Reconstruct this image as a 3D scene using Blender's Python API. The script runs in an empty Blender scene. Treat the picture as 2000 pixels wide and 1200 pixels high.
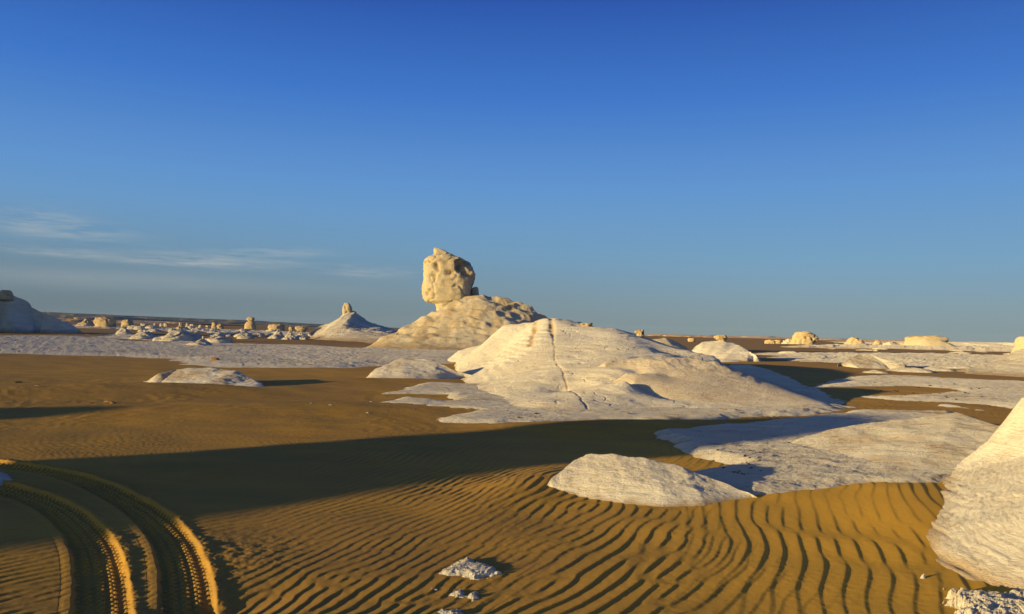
import bpy, math
import numpy as np

# ------------------------------------------------------------------ scene, camera geometry
scene = bpy.context.scene
col = scene.collection
F = 1570.0                      # focal length in photo pixels (2000 wide)
EYE = 1.7                       # eye height above the sand
PITCH = math.atan(48.0 / F)
ROLL = math.radians(1.375)
_f = np.array([0, math.cos(PITCH), math.sin(PITCH)])
_u0 = np.array([0, -math.sin(PITCH), math.cos(PITCH)])
_r0 = np.array([1.0, 0, 0])
_r = _r0 * math.cos(ROLL) + _u0 * math.sin(ROLL)
_u = -_r0 * math.sin(ROLL) + _u0 * math.cos(ROLL)
CAM = np.array([0, 0, EYE])


def ray(px, py):
    return _f + _r * ((px - 1000.0) / F) + _u * ((600.0 - py) / F)


def at(px, py, Y):
    """the point at distance Y that stands at this place of the view"""
    d = ray(px, py)
    return CAM + d * (Y / d[1])


def ground(px, py, z=0.0):
    d = ray(px, py)
    return CAM + d * ((z - EYE) / d[2])


def at_x(px, Y):
    return at(px, 640, Y)[0]


SUN_EL = math.radians(6.8)
SUN_AZ = math.radians(33.0)      # light travels right and away, this far from straight right
SD = np.array([math.cos(SUN_AZ), math.sin(SUN_AZ)])       # along the shadows
SN = np.array([-math.sin(SUN_AZ), math.cos(SUN_AZ)])      # across the shadows

# ------------------------------------------------------------------ noise
_rng = np.random.RandomState(7)
_perm = _rng.permutation(256).astype(np.int32)
_perm = np.concatenate([_perm, _perm, _perm])
_ang = _rng.rand(256) * 2 * math.pi
_g2 = np.stack([np.cos(_ang), np.sin(_ang)], 1)
_g3 = _rng.normal(size=(256, 3))
_g3 /= np.linalg.norm(_g3, axis=1)[:, None]


def n2(x, y, seed=0):
    x = np.asarray(x, float) + seed * 17.31
    y = np.asarray(y, float) + seed * 9.77
    xi = np.floor(x).astype(np.int64); yi = np.floor(y).astype(np.int64)
    xf = x - xi; yf = y - yi
    u = xf * xf * xf * (xf * (xf * 6 - 15) + 10); v = yf * yf * yf * (yf * (yf * 6 - 15) + 10)
    def g(i, j):
        h = _perm[_perm[(xi + i) & 255] + ((yi + j) & 255)]
        gg = _g2[h]
        return gg[..., 0] * (xf - i) + gg[..., 1] * (yf - j)
    a = g(0, 0); b = g(1, 0); c = g(0, 1); d = g(1, 1)
    return (a + (b - a) * u + (c - a) * v + (a - b - c + d) * u * v) * 1.4


def n3(x, y, z, seed=0):
    x = np.asarray(x, float) + seed * 17.31; y = np.asarray(y, float) + seed * 9.77; z = np.asarray(z, float) + seed * 3.1
    xi = np.floor(x).astype(np.int64); yi = np.floor(y).astype(np.int64); zi = np.floor(z).astype(np.int64)
    xf = x - xi; yf = y - yi; zf = z - zi
    fade = lambda t: t * t * t * (t * (t * 6 - 15) + 10)
    u, v, w = fade(xf), fade(yf), fade(zf)
    def g(i, j, k):
        h = _perm[_perm[_perm[(xi + i) & 255] + ((yi + j) & 255)] + ((zi + k) & 255)]
        gg = _g3[h]
        return gg[..., 0] * (xf - i) + gg[..., 1] * (yf - j) + gg[..., 2] * (zf - k)
    lerp = lambda a, b, t: a + (b - a) * t
    return lerp(lerp(lerp(g(0, 0, 0), g(1, 0, 0), u), lerp(g(0, 1, 0), g(1, 1, 0), u), v),
                lerp(lerp(g(0, 0, 1), g(1, 0, 1), u), lerp(g(0, 1, 1), g(1, 1, 1), u), v), w) * 1.4


def fbm2(x, y, octs=4, seed=0, gain=0.5, ridged=False):
    s = 0; a = 1.0; t = 0
    for o in range(octs):
        n = n2(x * 2 ** o, y * 2 ** o, seed + o * 5)
        if ridged: n = 1 - 2 * np.abs(n)
        s = s + a * n; t += a; a *= gain
    return s / t


def fbm3(x, y, z, octs=4, seed=0, gain=0.5, ridged=False):
    s = 0; a = 1.0; t = 0
    for o in range(octs):
        n = n3(x * 2 ** o, y * 2 ** o, z * 2 ** o, seed + o * 5)
        if ridged: n = 1 - 2 * np.abs(n)
        s = s + a * n; t += a; a *= gain
    return s / t


def sstep(a, b, x):
    t = np.clip((x - a) / (b - a), 0, 1)
    return t * t * (3 - 2 * t)


def seg_dist(x, y, pts):
    """distance to an open polyline, side (+ right of travel), and length run"""
    best = np.full(x.shape, 1e9); side = np.zeros(x.shape); run = np.zeros(x.shape); acc = 0.0
    for (ax, ay), (bx, by) in zip(pts[:-1], pts[1:]):
        dx, dy = bx - ax, by - ay; L = math.hypot(dx, dy)
        t = np.clip(((x - ax) * dx + (y - ay) * dy) / (L * L), 0, 1)
        d = np.hypot(x - ax - t * dx, y - ay - t * dy)
        s = ((x - ax) * dy - (y - ay) * dx) / L
        m = d < best
        best = np.where(m, d, best); side = np.where(m, np.sign(s), side); run = np.where(m, acc + t * L, run)
        acc += L
    return best, side, run


def poly_sd(x, y, P):
    """signed distance to a closed polygon, positive inside"""
    best = np.full(x.shape, 1e18); ins = np.zeros(x.shape, bool)
    n = len(P)
    for i in range(n):
        ax, ay = P[i]; bx, by = P[(i + 1) % n]
        dx, dy = bx - ax, by - ay
        t = np.clip(((x - ax) * dx + (y - ay) * dy) / (dx * dx + dy * dy + 1e-12), 0, 1)
        best = np.minimum(best, (x - ax - t * dx) ** 2 + (y - ay - t * dy) ** 2)
        c = ((ay > y) != (by > y)) & (x < (bx - ax) * (y - ay) / ((by - ay) if by != ay else 1e-9) + ax)
        ins ^= c
    d = np.sqrt(best)
    return np.where(ins, d, -d)


def smooth_poly(pts, n):
    """Catmull-Rom through the points, n samples evenly by length"""
    P = np.array(pts, float)
    P = np.vstack([2 * P[0] - P[1], P, 2 * P[-1] - P[-2]])
    out = []
    for i in range(1, len(P) - 2):
        t = np.linspace(0, 1, 24, endpoint=False)[:, None]
        a, b, c, d = P[i - 1], P[i], P[i + 1], P[i + 2]
        out.append(0.5 * (2 * b + (c - a) * t + (2 * a - 5 * b + 4 * c - d) * t ** 2 + (3 * b - a - 3 * c + d) * t ** 3))
    out.append(P[-2][None]); Q = np.vstack(out)
    L = np.concatenate([[0], np.cumsum(np.linalg.norm(np.diff(Q, axis=0), axis=1))])
    s = np.linspace(0, L[-1], n)
    return np.stack([np.interp(s, L, Q[:, k]) for k in range(Q.shape[1])], 1)


def lin_poly(pts, n):
    Q = np.array(pts, float)
    L = np.concatenate([[0], np.cumsum(np.linalg.norm(np.diff(Q, axis=0), axis=1))])
    s = np.linspace(0, L[-1], n)
    return np.stack([np.interp(s, L, Q[:, k]) for k in range(Q.shape[1])], 1)


class RBF:
    def __init__(self, P, smooth=1e-3):
        P = np.array(P, float)
        self.c = P[:, :2]; n = len(P)
        self.s = 10.0
        K = self.k(np.linalg.norm(self.c[:, None] - self.c[None], axis=2)) + smooth * np.eye(n)
        A = np.zeros((n + 3, n + 3)); A[:n, :n] = K; A[:n, n] = 1; A[:n, n + 1:] = self.c
        A[n, :n] = 1; A[n + 1:, :n] = self.c.T
        b = np.zeros(n + 3); b[:n] = P[:, 2]
        self.w = np.linalg.solve(A, b)

    def k(self, r):
        r = r / self.s
        return -r * 0.7 + 0.6 * r * r * np.log(r + 1e-9)

    def __call__(self, x, y):
        sh = x.shape; x = x.ravel(); y = y.ravel(); out = np.empty(x.shape)
        for i in range(0, len(x), 60000):
            q = np.stack([x[i:i + 60000], y[i:i + 60000]], 1)
            r = np.linalg.norm(q[:, None] - self.c[None], axis=2)
            out[i:i + 60000] = self.k(r) @ self.w[:-3] + self.w[-3] + q @ self.w[-2:]
        return out.reshape(sh)


# ------------------------------------------------------------------ meshes and objects
def set_mesh(me, V, Fq, attr=None, smooth=True):
    V = np.asarray(V, np.float32); Fq = np.asarray(Fq, np.int32)
    k = Fq.shape[1]
    me.vertices.add(len(V)); me.vertices.foreach_set('co', V.ravel())
    me.loops.add(Fq.size); me.loops.foreach_set('vertex_index', Fq.ravel())
    me.polygons.add(len(Fq)); me.polygons.foreach_set('loop_start', np.arange(0, Fq.size, k, dtype=np.int32))
    me.polygons.foreach_set('loop_total', np.full(len(Fq), k, np.int32))
    me.polygons.foreach_set('use_smooth', np.full(len(Fq), smooth, bool))
    if attr:
        for nm, val in attr.items():
            a = me.attributes.new(nm, 'FLOAT', 'POINT')
            a.data.foreach_set('value', np.asarray(val, np.float32).ravel())
    me.update(calc_edges=True)
    me.validate()


def tag(o, label=None, cat=None, group=None, kind=None):
    if label: o['label'] = label
    if cat: o['category'] = cat
    if group: o['group'] = group
    if kind: o['kind'] = kind
    return o


def mk(name, V, Fq, mat, parent=None, attr=None, smooth=True, origin=None):
    V = np.asarray(V, float).reshape(-1, 3)
    me = bpy.data.meshes.new(name)
    if parent is not None:
        o0 = np.array(parent.location)
    elif origin is not None:
        o0 = np.array(origin, float)
    else:
        o0 = np.array([V[:, 0].mean(), V[:, 1].mean(), 0])
    set_mesh(me, V - o0, Fq, attr, smooth)
    me.materials.append(mat)
    o = bpy.data.objects.new(name, me); col.objects.link(o)
    if parent is not None: o.parent = parent
    else: o.location = o0
    return o


def empty(name, loc):
    o = bpy.data.objects.new(name, None); col.objects.link(o)
    o.location = loc; o.empty_display_size = 0.3
    return o


def grid_faces(ny, nx, wrap=False):
    i = np.arange(ny - 1)[:, None]; j = np.arange(nx if wrap else nx - 1)[None]
    a = i * nx + j; b = i * nx + (j + 1) % nx
    return np.stack([a, b, b + nx, a + nx], -1).reshape(-1, 4)


def compact(V, Fq, keep, attr=None):
    Fq = Fq[keep]
    used = np.zeros(len(V), bool); used[Fq.ravel()] = True
    idx = np.cumsum(used) - 1
    at2 = {k: np.asarray(v).ravel()[used] for k, v in attr.items()} if attr else None
    return V[used], idx[Fq], at2


def persp_grid(t0, t1, nt, y0, y1, ny):
    Y = 1.0 / np.linspace(1 / y0, 1 / y1, ny)
    t = np.linspace(t0, t1, nt)
    return Y[:, None] * t[None], np.repeat(Y[:, None], nt, 1)


# ------------------------------------------------------------------ materials
def new_mat(name, rough=0.9):
    m = bpy.data.materials.new(name); m.use_nodes = True
    nt = m.node_tree; nt.nodes.clear()
    out = nt.nodes.new('ShaderNodeOutputMaterial'); b = nt.nodes.new('ShaderNodeBsdfPrincipled')
    nt.links.new(b.outputs[0], out.inputs[0])
    b.inputs['Specular IOR Level'].default_value = 0.12
    b.inputs['Diffuse Roughness'].default_value = rough
    return m, nt, b


def N(nt, typ, **kw):
    n = nt.nodes.new(typ)
    for k, v in kw.items():
        if k in n.inputs.keys(): n.inputs[k].default_value = v
        else: setattr(n, k, v)
    return n


def noise(nt, vec, scale, detail=4.0, rough=0.55, map_scale=None, rot=None):
    if map_scale is not None:
        mp = N(nt, 'ShaderNodeMapping'); mp.inputs['Scale'].default_value = map_scale
        if rot: mp.inputs['Rotation'].default_value = rot
        nt.links.new(vec, mp.inputs[0]); vec = mp.outputs[0]
    n = N(nt, 'ShaderNodeTexNoise'); n.inputs['Scale'].default_value = scale
    n.inputs['Detail'].default_value = detail; n.inputs['Roughness'].default_value = rough
    nt.links.new(vec, n.inputs['Vector'])
    return n.outputs['Fac']


def ramp(nt, fac, stops):
    r = N(nt, 'ShaderNodeValToRGB'); e = r.color_ramp.elements
    while len(e) < len(stops): e.new(0.5)
    for k, (p, c) in enumerate(stops):
        e[k].position = p; e[k].color = (*c, 1) if len(c) == 3 else c
    nt.links.new(fac, r.inputs[0])
    return r.outputs[0]


def mixc(nt, fac, a, b, typ='MIX'):
    m = N(nt, 'ShaderNodeMix', data_type='RGBA', blend_type=typ)
    for sock, v in ((m.inputs[0], fac), (m.inputs[6], a), (m.inputs[7], b)):
        if isinstance(v, (int, float)): sock.default_value = v
        elif isinstance(v, tuple): sock.default_value = (*v, 1)
        else: nt.links.new(v, sock)
    return m.outputs[2]


def math_n(nt, op, a, b=0.0, clamp=False):
    m = N(nt, 'ShaderNodeMath', operation=op); m.use_clamp = clamp
    for sock, v in ((m.inputs[0], a), (m.inputs[1], b)):
        if isinstance(v, (int, float)): sock.default_value = v
        else: nt.links.new(v, sock)
    return m.outputs[0]


def bump(nt, bsdf, h, strength, dist):
    b = N(nt, 'ShaderNodeBump'); b.inputs['Strength'].default_value = strength; b.inputs['Distance'].default_value = dist
    nt.links.new(h, b.inputs['Height'])
    nt.links.new(b.outputs[0], bsdf.inputs['Normal'])


def chalk_mat(name, light, mid, dirt, s=1.0, lam=14.0, speck=0.6, bstr=0.85, bdist=0.04, tilt=0.08):
    m, nt, b = new_mat(name, 0.75)
    tc = N(nt, 'ShaderNodeTexCoord'); vec = tc.outputs['Object']
    big = noise(nt, vec, 0.7 * s, 5, 0.6)
    fine = noise(nt, vec, 30 * s, 6, 0.72)
    lamn = noise(nt, vec, 2.2 * s, 7, 0.72, (1, 1, lam), (tilt, tilt * 1.5, 0))
    mott = noise(nt, vec, 5 * s, 7, 0.72, (0.7, 1, 2))
    spk = noise(nt, vec, 9 * s, 4, 0.6, (0.6, 1.0, 2.5))
    c = mixc(nt, ramp(nt, big, [(0.36, (0, 0, 0)), (0.64, (1, 1, 1))]), mid, light)
    c = mixc(nt, ramp(nt, lamn, [(0.30, (0.55,) * 3), (0.47, (0,) * 3)]), c, tuple(0.62 * x + 0.25 * y for x, y in zip(mid, dirt)))
    c = mixc(nt, ramp(nt, mott, [(0.34, (0.45,) * 3), (0.50, (0,) * 3)]), c, tuple(0.6 * x + 0.2 * y for x, y in zip(mid, dirt)))
    c = mixc(nt, math_n(nt, 'MULTIPLY', ramp(nt, spk, [(0.60, (0,) * 3), (0.70, (1,) * 3)]), speck), c, dirt)
    st = N(nt, 'ShaderNodeAttribute', attribute_name='stain')
    sf = math_n(nt, 'MULTIPLY', st.outputs['Fac'], math_n(nt, 'ADD', 0.45, fine), True)
    c = mixc(nt, sf, c, dirt)
    nt.links.new(c, b.inputs['Base Color']); b.inputs['Roughness'].default_value = 0.95
    h = math_n(nt, 'ADD', math_n(nt, 'MULTIPLY', lamn, 1.0), math_n(nt, 'MULTIPLY', fine, 0.6))
    h = math_n(nt, 'ADD', h, math_n(nt, 'MULTIPLY', mott, 1.0))
    bump(nt, b, h, bstr, bdist / s)
    return m


M_CHALK = chalk_mat('chalk_white', (0.700, 0.671, 0.588), (0.600, 0.562, 0.483), (0.36, 0.25, 0.13), 1.0)
M_HILL = chalk_mat('chalk_hill', (0.680, 0.650, 0.572), (0.600, 0.562, 0.477), (0.40, 0.27, 0.13), 0.6, lam=10, speck=0.35, bdist=0.035)
M_CREAM = chalk_mat('chalk_cream', (0.660, 0.588, 0.427), (0.570, 0.489, 0.333), (0.36, 0.23, 0.10), 0.22, lam=4, speck=0.35, bdist=0.05)
M_RUBBLE = chalk_mat('chalk_rubble', (0.620, 0.562, 0.433), (0.520, 0.452, 0.333), (0.34, 0.23, 0.11), 0.4, lam=5, speck=0.8, bstr=0.8, bdist=0.06)
M_ROCK = chalk_mat('chalk_rock_far', (0.70, 0.58, 0.37), (0.58, 0.45, 0.26), (0.30, 0.18, 0.09), 0.16, lam=5, speck=0.7, bdist=0.08)
M_FARW = chalk_mat('chalk_white_far', (0.720, 0.681, 0.588), (0.620, 0.572, 0.477), (0.38, 0.26, 0.13), 0.16, lam=6, speck=0.4, bdist=0.06)
M_BROWN = chalk_mat('brown_rock', (0.40, 0.25, 0.10), (0.30, 0.18, 0.07), (0.14, 0.08, 0.04), 6.0, lam=3, speck=0.7, bdist=0.04)


def chalk_ground_mat():
    m, nt, b = new_mat('chalk_ground', 0.7)
    tc = N(nt, 'ShaderNodeTexCoord'); vec = tc.outputs['Object']
    big = noise(nt, vec, 0.22, 5, 0.6)
    streak = noise(nt, vec, 3.0, 8, 0.74, (0.5, 1.5, 1), (0, 0, -0.5))
    fine = noise(nt, vec, 26, 5, 0.65)
    spk = noise(nt, vec, 7, 4, 0.6, (0.5, 1.3, 1), (0, 0, -0.5))
    c = mixc(nt, ramp(nt, big, [(0.38, (0, 0, 0)), (0.62, (1, 1, 1))]), (0.51, 0.48, 0.415), (0.60, 0.572, 0.50))
    c = mixc(nt, ramp(nt, streak, [(0.32, (0.6,) * 3), (0.47, (0,) * 3)]), c, (0.50, 0.43, 0.34))
    st = N(nt, 'ShaderNodeAttribute', attribute_name='stain')
    sf = math_n(nt, 'MULTIPLY', st.outputs['Fac'], math_n(nt, 'ADD', 0.4, spk), True)
    c = mixc(nt, math_n(nt, 'MULTIPLY', ramp(nt, spk, [(0.60, (0,) * 3), (0.68, (1,) * 3)]), 0.7), c, (0.30, 0.21, 0.11))
    pk = noise(nt, vec, 0.9, 6, 0.68, (0.35, 1.3, 1), (0, 0, -0.35))
    c = mixc(nt, math_n(nt, 'MULTIPLY', ramp(nt, pk, [(0.57, (0,) * 3), (0.64, (1,) * 3)]), 0.75), c, (0.36, 0.235, 0.085))
    c = mixc(nt, sf, c, (0.34, 0.21, 0.07))
    nt.links.new(c, b.inputs['Base Color']); b.inputs['Roughness'].default_value = 0.95
    h = math_n(nt, 'ADD', streak, math_n(nt, 'MULTIPLY', fine, 0.5))
    bump(nt, b, h, 1.0, 0.045)
    return m


def sand_mat():
    m, nt, b = new_mat('sand', 0.10)
    tc = N(nt, 'ShaderNodeTexCoord'); vec = tc.outputs['Object']
    big = noise(nt, vec, 0.09, 4, 0.6)
    med = noise(nt, vec, 1.1, 5, 0.6, (0.5, 1.3, 1), (0, 0, 0.5))
    grain = noise(nt, vec, 160, 3, 0.7)
    g2 = noise(nt, vec, 35, 4, 0.7)
    c = mixc(nt, ramp(nt, big, [(0.38, (0,) * 3), (0.62, (1,) * 3)]), (0.40, 0.235, 0.046), (0.51, 0.295, 0.046))
    c = mixc(nt, ramp(nt, med, [(0.40, (0.5,) * 3), (0.60, (0,) * 3)]), c, (0.30, 0.185, 0.055))
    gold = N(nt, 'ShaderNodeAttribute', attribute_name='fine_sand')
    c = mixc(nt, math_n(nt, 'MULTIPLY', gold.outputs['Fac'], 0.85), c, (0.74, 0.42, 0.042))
    far = N(nt, 'ShaderNodeAttribute', attribute_name='gravel')
    c = mixc(nt, math_n(nt, 'MULTIPLY', far.outputs['Fac'], math_n(nt, 'ADD', 0.35, med), True), c, (0.28, 0.18, 0.075))
    c = mixc(nt, math_n(nt, 'MULTIPLY', ramp(nt, grain, [(0.35, (1,) * 3), (0.55, (0,) * 3)]), 0.25), c, (0.22, 0.135, 0.04))
    nt.links.new(c, b.inputs['Base Color']); b.inputs['Roughness'].default_value = 0.9
    h = math_n(nt, 'ADD', math_n(nt, 'MULTIPLY', grain, 0.5), g2)
    bump(nt, b, h, 0.35, 0.006)
    return m


def plain_rock_mat(name, a, bcol, s):
    m, nt, b = new_mat(name)
    tc = N(nt, 'ShaderNodeTexCoord'); vec = tc.outputs['Object']
    n = noise(nt, vec, s, 6, 0.65, (1, 1, 2.5)); f = noise(nt, vec, s * 6, 4, 0.6)
    c = mixc(nt, ramp(nt, n, [(0.35, (0,) * 3), (0.65, (1,) * 3)]), a, bcol)
    nt.links.new(c, b.inputs['Base Color']); b.inputs['Roughness'].default_value = 0.9
    bump(nt, b, math_n(nt, 'ADD', n, math_n(nt, 'MULTIPLY', f, 0.5)), 0.6, 0.4 / s)
    return m


M_CGROUND = chalk_ground_mat()
M_SAND = sand_mat()
M_PEBBLE = plain_rock_mat('dark_stone', (0.030, 0.024, 0.020), (0.075, 0.055, 0.040), 12.0)
M_PLATEAU = plain_rock_mat('plateau_rock', (0.060, 0.064, 0.075), (0.125, 0.115, 0.11), 0.004)
M_FARHILL = plain_rock_mat('pale_far_rock', (0.36, 0.24, 0.16), (0.55, 0.42, 0.30), 0.03)

# ------------------------------------------------------------------ sand surface
_r2 = np.random.RandomState(3)


def make_waves(lam, ang_deg, n, spread_deg, spread_l):
    """plane waves whose sum has the forks and ends of wind ripples; ang = direction of the crests"""
    a = np.radians(ang_deg + 90 + _r2.normal(0, spread_deg, n))
    l = lam * np.exp(_r2.normal(0, spread_l, n))
    return 2 * np.pi / l * np.cos(a), 2 * np.pi / l * np.sin(a), _r2.rand(n) * 2 * np.pi


W_BIG = make_waves(0.142, 62, 24, 5.5, 0.08)
W_MID = make_waves(0.108, 66, 24, 6.5, 0.10)
W_RIGHT = make_waves(0.155, 70, 22, 4.2, 0.055)
W_FINE = make_waves(0.100, 50, 22, 6.0, 0.09)
W_FAR = make_waves(0.22, 14, 20, 6.0, 0.12)


def ripple(x, y, W):
    re = np.zeros(x.shape); im = np.zeros(x.shape)
    for kx, ky, p in zip(*W):
        ph = kx * x + ky * y + p
        re += np.cos(ph); im += np.sin(ph)
    amp = np.hypot(re, im) / math.sqrt(len(W[0]))
    ph = np.arctan2(im, re)
    q = (-ph / (2 * np.pi)) % 1.0
    tri = np.where(q < 0.79, q / 0.79, (1 - q) / 0.21)
    prof = tri * tri * (3 - 2 * tri) * 0.55 + tri * 0.45 - 0.5
    return prof * sstep(0.05, 0.75, amp)


# tyre tracks: centre lines on the ground, from the view's lower edge away to the left
TRACKS = [
    [(188, 1330), (195, 1255), (199, 1200), (199, 1150), (194, 1105), (180, 1062), (150, 1022), (105, 990), (50, 968), (-40, 945), (-160, 925)],
    [(372, 1330), (370, 1255), (367, 1200), (363, 1130), (350, 1080), (325, 1036), (285, 1000), (225, 965), (150, 935), (60, 915), (-60, 898), (-220, 885)],
]
TRACKS = [smooth_poly([ground(*p)[:2] for p in t], 160) for t in TRACKS]

# drifts and hollows: (px, py on the ground, height, radius along, radius across, angle of the long axis)
DRIFTS = []


def drift(px, py, h, ra, rb, deg):
    g = ground(px, py); DRIFTS.append((g[0], g[1], h, ra, rb, math.radians(deg)))


drift(1050, 950, 0.10, 1.1, 0.45, 60)
drift(1800, 1000, 0.07, 1.5, 0.6, 70)
drift(1640, 962, 0.03, 1.6, 0.6, 20)
drift(1190, 834, 0.10, 2.4, 0.7, 15)
drift(680, 745, 0.10, 3.0, 1.2, 25)
drift(280, 760, 0.10, 3.0, 1.0, 40)
drift(600, 800, 0.12, 4.5, 1.3, 20)
drift(150, 770, 0.15, 6.0, 1.6, 25)
drift(1560, 715, 0.25, 7.0, 3.0, 25)
drift(430, 1190, -0.05, 0.5, 0.25, 60)


def zs(x, y, detail=True):
    r = np.hypot(x, y)
    z = 0.030 * n2(x * 0.22, y * 0.22, 3) * sstep(2, 6, r) + 0.012 * n2(x * 0.9 + y * .3, y * 0.9, 4)
    far = sstep(25, 90, r)
    z = z + far * (0.10 * n2(x * 0.06, y * 0.05, 5) + 0.05 * n2(x * 0.21, y * 0.17, 6))
    z = z + sstep(150, 900, r) * (0.6 * n2(x * 0.006, y * 0.004, 8))
    for cx, cy, h, ra, rb, a in DRIFTS:
        dx, dy = x - cx, y - cy
        u = dx * math.cos(a) + dy * math.sin(a); v = -dx * math.sin(a) + dy * math.cos(a)
        z = z + h * np.exp(-(u / ra) ** 2 - (v / rb) ** 2)
    if not detail:
        return z
    m = r < 42
    if m.any():
        xx, yy, rr = x[m], y[m], r[m]
        wx = xx + 0.05 * n2(xx * 1.1, yy * 1.1, 11) + 0.22 * n2(xx * 0.30, yy * 0.30, 12)
        wy = yy + 0.05 * n2(xx * 1.1, yy * 1.1, 13) + 0.22 * n2(xx * 0.30, yy * 0.30, 14)
        left = sstep(-1.2, -2.6, xx + 0.10 * (yy - 5) + 0.5 * n2(xx * .5, yy * .5, 15))
        farb = sstep(11, 15, rr + 1.2 * n2(xx * .4, yy * .4, 16))
        patch = 0.45 + 0.55 * sstep(-0.35, 0.25, n2(xx * 0.35, yy * 0.35, 17))
        smooth_r = 1 - 0.85 * np.exp(-((xx - 3.5) / 1.1) ** 2 - ((yy - 8.5) / 1.2) ** 2)
        cxw = xx - 0.10 * (yy - 6) + 0.6 * n2(xx * .5, yy * .5, 20)
        rt = sstep(0.9, 2.4, cxw); md = sstep(0.5, -0.7, cxw)
        near = 0.0118 * ripple(wx, wy, W_BIG) * (1 - rt) * (1 - md) + 0.0084 * ripple(wx, wy, W_RIGHT) * rt + 0.0102 * ripple(wx, wy, W_MID) * md * (1 - left)
        a1 = near * (1 - farb)
        a2 = 0.0100 * ripple(wx, wy, W_FINE) * left * (1 - farb)
        a3 = 0.021 * ripple(wx, wy, W_FAR) * farb * (1 - sstep(19, 32, rr))
        rough = 0.012 * fbm2(xx * 9, yy * 9, 3, 18) * np.exp(-((xx + 2.1) / .55) ** 2 - ((yy - 6.0) / .7) ** 2)
        z = z.copy()
        z[m] += (a1 + a2 + a3) * patch * smooth_r + rough + 0.0016 * fbm2(xx * 14, yy * 14, 2, 19)
    return z


def build_sand():
    fr = []
    r = 0.4
    while r < 11500:
        fr.append(r)
        r += min(max(0.02 if r < 3.6 else 0.006, 0.42 * r * r / (EYE * 804)), 0.028 * r)
    fr = np.array(fr)
    a = np.concatenate([np.linspace(-180, -41, 70, endpoint=False), np.linspace(-41, 41, 1500, endpoint=False), np.linspace(41, 180, 70, endpoint=False)])
    a = np.radians(a)
    x = fr[:, None] * np.sin(a)[None]; y = fr[:, None] * np.cos(a)[None]
    z = zs(x, y)
    near = (fr < 14)
    for t in TRACKS:
        xs, ys = x[near], y[near]
        m = (xs > t[:, 0].min() - 1) & (xs < t[:, 0].max() + 1) & (ys > t[:, 1].min() - 1) & (ys < t[:, 1].max() + 1)
        d, s, run = seg_dist(xs[m], ys[m], t)
        zz = z[near]; q = zz[m]
        q = q - 0.09 * sstep(0.235, 0.19, d)
        zz[m] = q; z[near] = zz
    gravel = sstep(28, 70, np.hypot(x, y))
    Fq = grid_faces(len(fr), len(a), wrap=True)[:, ::-1]
    V = np.stack([x, y, z], -1).reshape(-1, 3)
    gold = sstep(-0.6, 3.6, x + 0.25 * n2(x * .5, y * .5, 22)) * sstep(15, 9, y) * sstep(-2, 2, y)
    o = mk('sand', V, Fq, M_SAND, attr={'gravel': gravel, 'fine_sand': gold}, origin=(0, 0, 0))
    # close the hole under the photographer's feet
    n = len(a)
    ring = V[:n]; Vc = np.vstack([ring, [[0, 0, ring[:, 2].mean()]]])
    tag(o, kind='structure')
    Fc = np.stack([np.arange(n), (np.arange(n) + 1) % n, np.full(n, n)], 1)[:, ::-1]
    c = mk('sand', Vc, Fc, M_SAND, origin=(0, 0, 0)); tag(c, kind='structure')


build_sand()


def build_track(t, seed):
    n = 1500
    c = lin_poly(t, n)
    tan = np.gradient(c, axis=0); tan /= np.linalg.norm(tan, axis=1)[:, None]
    # travel is away from the viewer; right of travel is (ty, -tx)
    nr = np.stack([tan[:, 1], -tan[:, 0]], 1)
    L = np.concatenate([[0], np.cumsum(np.linalg.norm(np.diff(c, axis=0), axis=1))])
    u = np.linspace(-0.27, 0.33, 100)
    s = L[:, None] + 0 * u[None]; U = u[None] + 0 * s
    x = c[:, 0:1] + nr[:, 0:1] * u[None]; y = c[:, 1:2] + nr[:, 1:2] * u[None]
    base = zs(x, y, False)
    tot = zs(x, y)
    hw = 0.150
    wob = 0.012 * n2(s * 5, U * 0 + seed, 31)
    inside = sstep(hw + 0.02, hw - 0.012, np.abs(U + wob))
    # tread: four lengthwise ribs, cross lugs between
    half = np.where(np.sin(2 * np.pi * s / 0.085) > 0, 1.0, -1.0)
    rib = np.cos(2 * np.pi * (U + 0.010 * half) / 0.074) * 0.5 + 0.5
    gap = sstep(0.0, 0.5, np.abs(np.sin(2 * np.pi * s / 0.085)))
    tread = 0.015 * sstep(0.5, 0.85, rib) * (0.25 + 0.75 * gap) * (0.75 + 0.5 * n2(s * 4, U * 9, 37 + seed))
    floor = -0.030 + tread + 0.003 * fbm2(s * 20, U * 20, 2, 33)
    sc = 0.045 + 0.02 * np.abs(np.sin(s * 7.5 + 2.5 * n2(s * 1.3, U * 0, 34 + seed))) + 0.03 * n2(s * 1.9, U * 0, 35 + seed)
    right = U - hw
    bh = 0.012 + 0.009 * n2(s * 3.1, U * 0 + 3, 36 + seed)
    berm = bh * np.where(right > 0, sstep(0, 0.03, right) * sstep(sc * 2.0, sc * 0.75, right), 0)
    berm = berm * (1 + 0.35 * fbm2(s * 11, U * 16, 3, 38 + seed)) + 0.006 * fbm2(s * 22, U * 22, 2, 39 + seed) * (berm > 0.004)
    leftd = -U - hw
    berm = berm + 0.004 * np.where(leftd > 0, sstep(0, 0.02, leftd) * sstep(0.12, 0.02, leftd), 0)
    outer = sstep(hw + 0.01, 0.235, np.abs(U))
    soft = base * (1 - outer) + tot * outer
    z = np.where(np.abs(U) < hw + 0.02, soft * (1 - inside) + (base + floor) * inside, soft) + berm * (1 - inside)
    z = z - 0.0015 * sstep(-0.20, -0.235, U) - 0.0015 * sstep(0.24, 0.29, U)
    V = np.stack([x, y, z], -1).reshape(-1, 3)
    Fq = grid_faces(n, len(u))[:, ::-1]
    o = mk('tyre_track', V, Fq, M_SAND, origin=(0, 0, 0))
    tag(o, kind='structure')


for k, t in enumerate(TRACKS):
    build_track(t, 50 + 20 * k)

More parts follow.
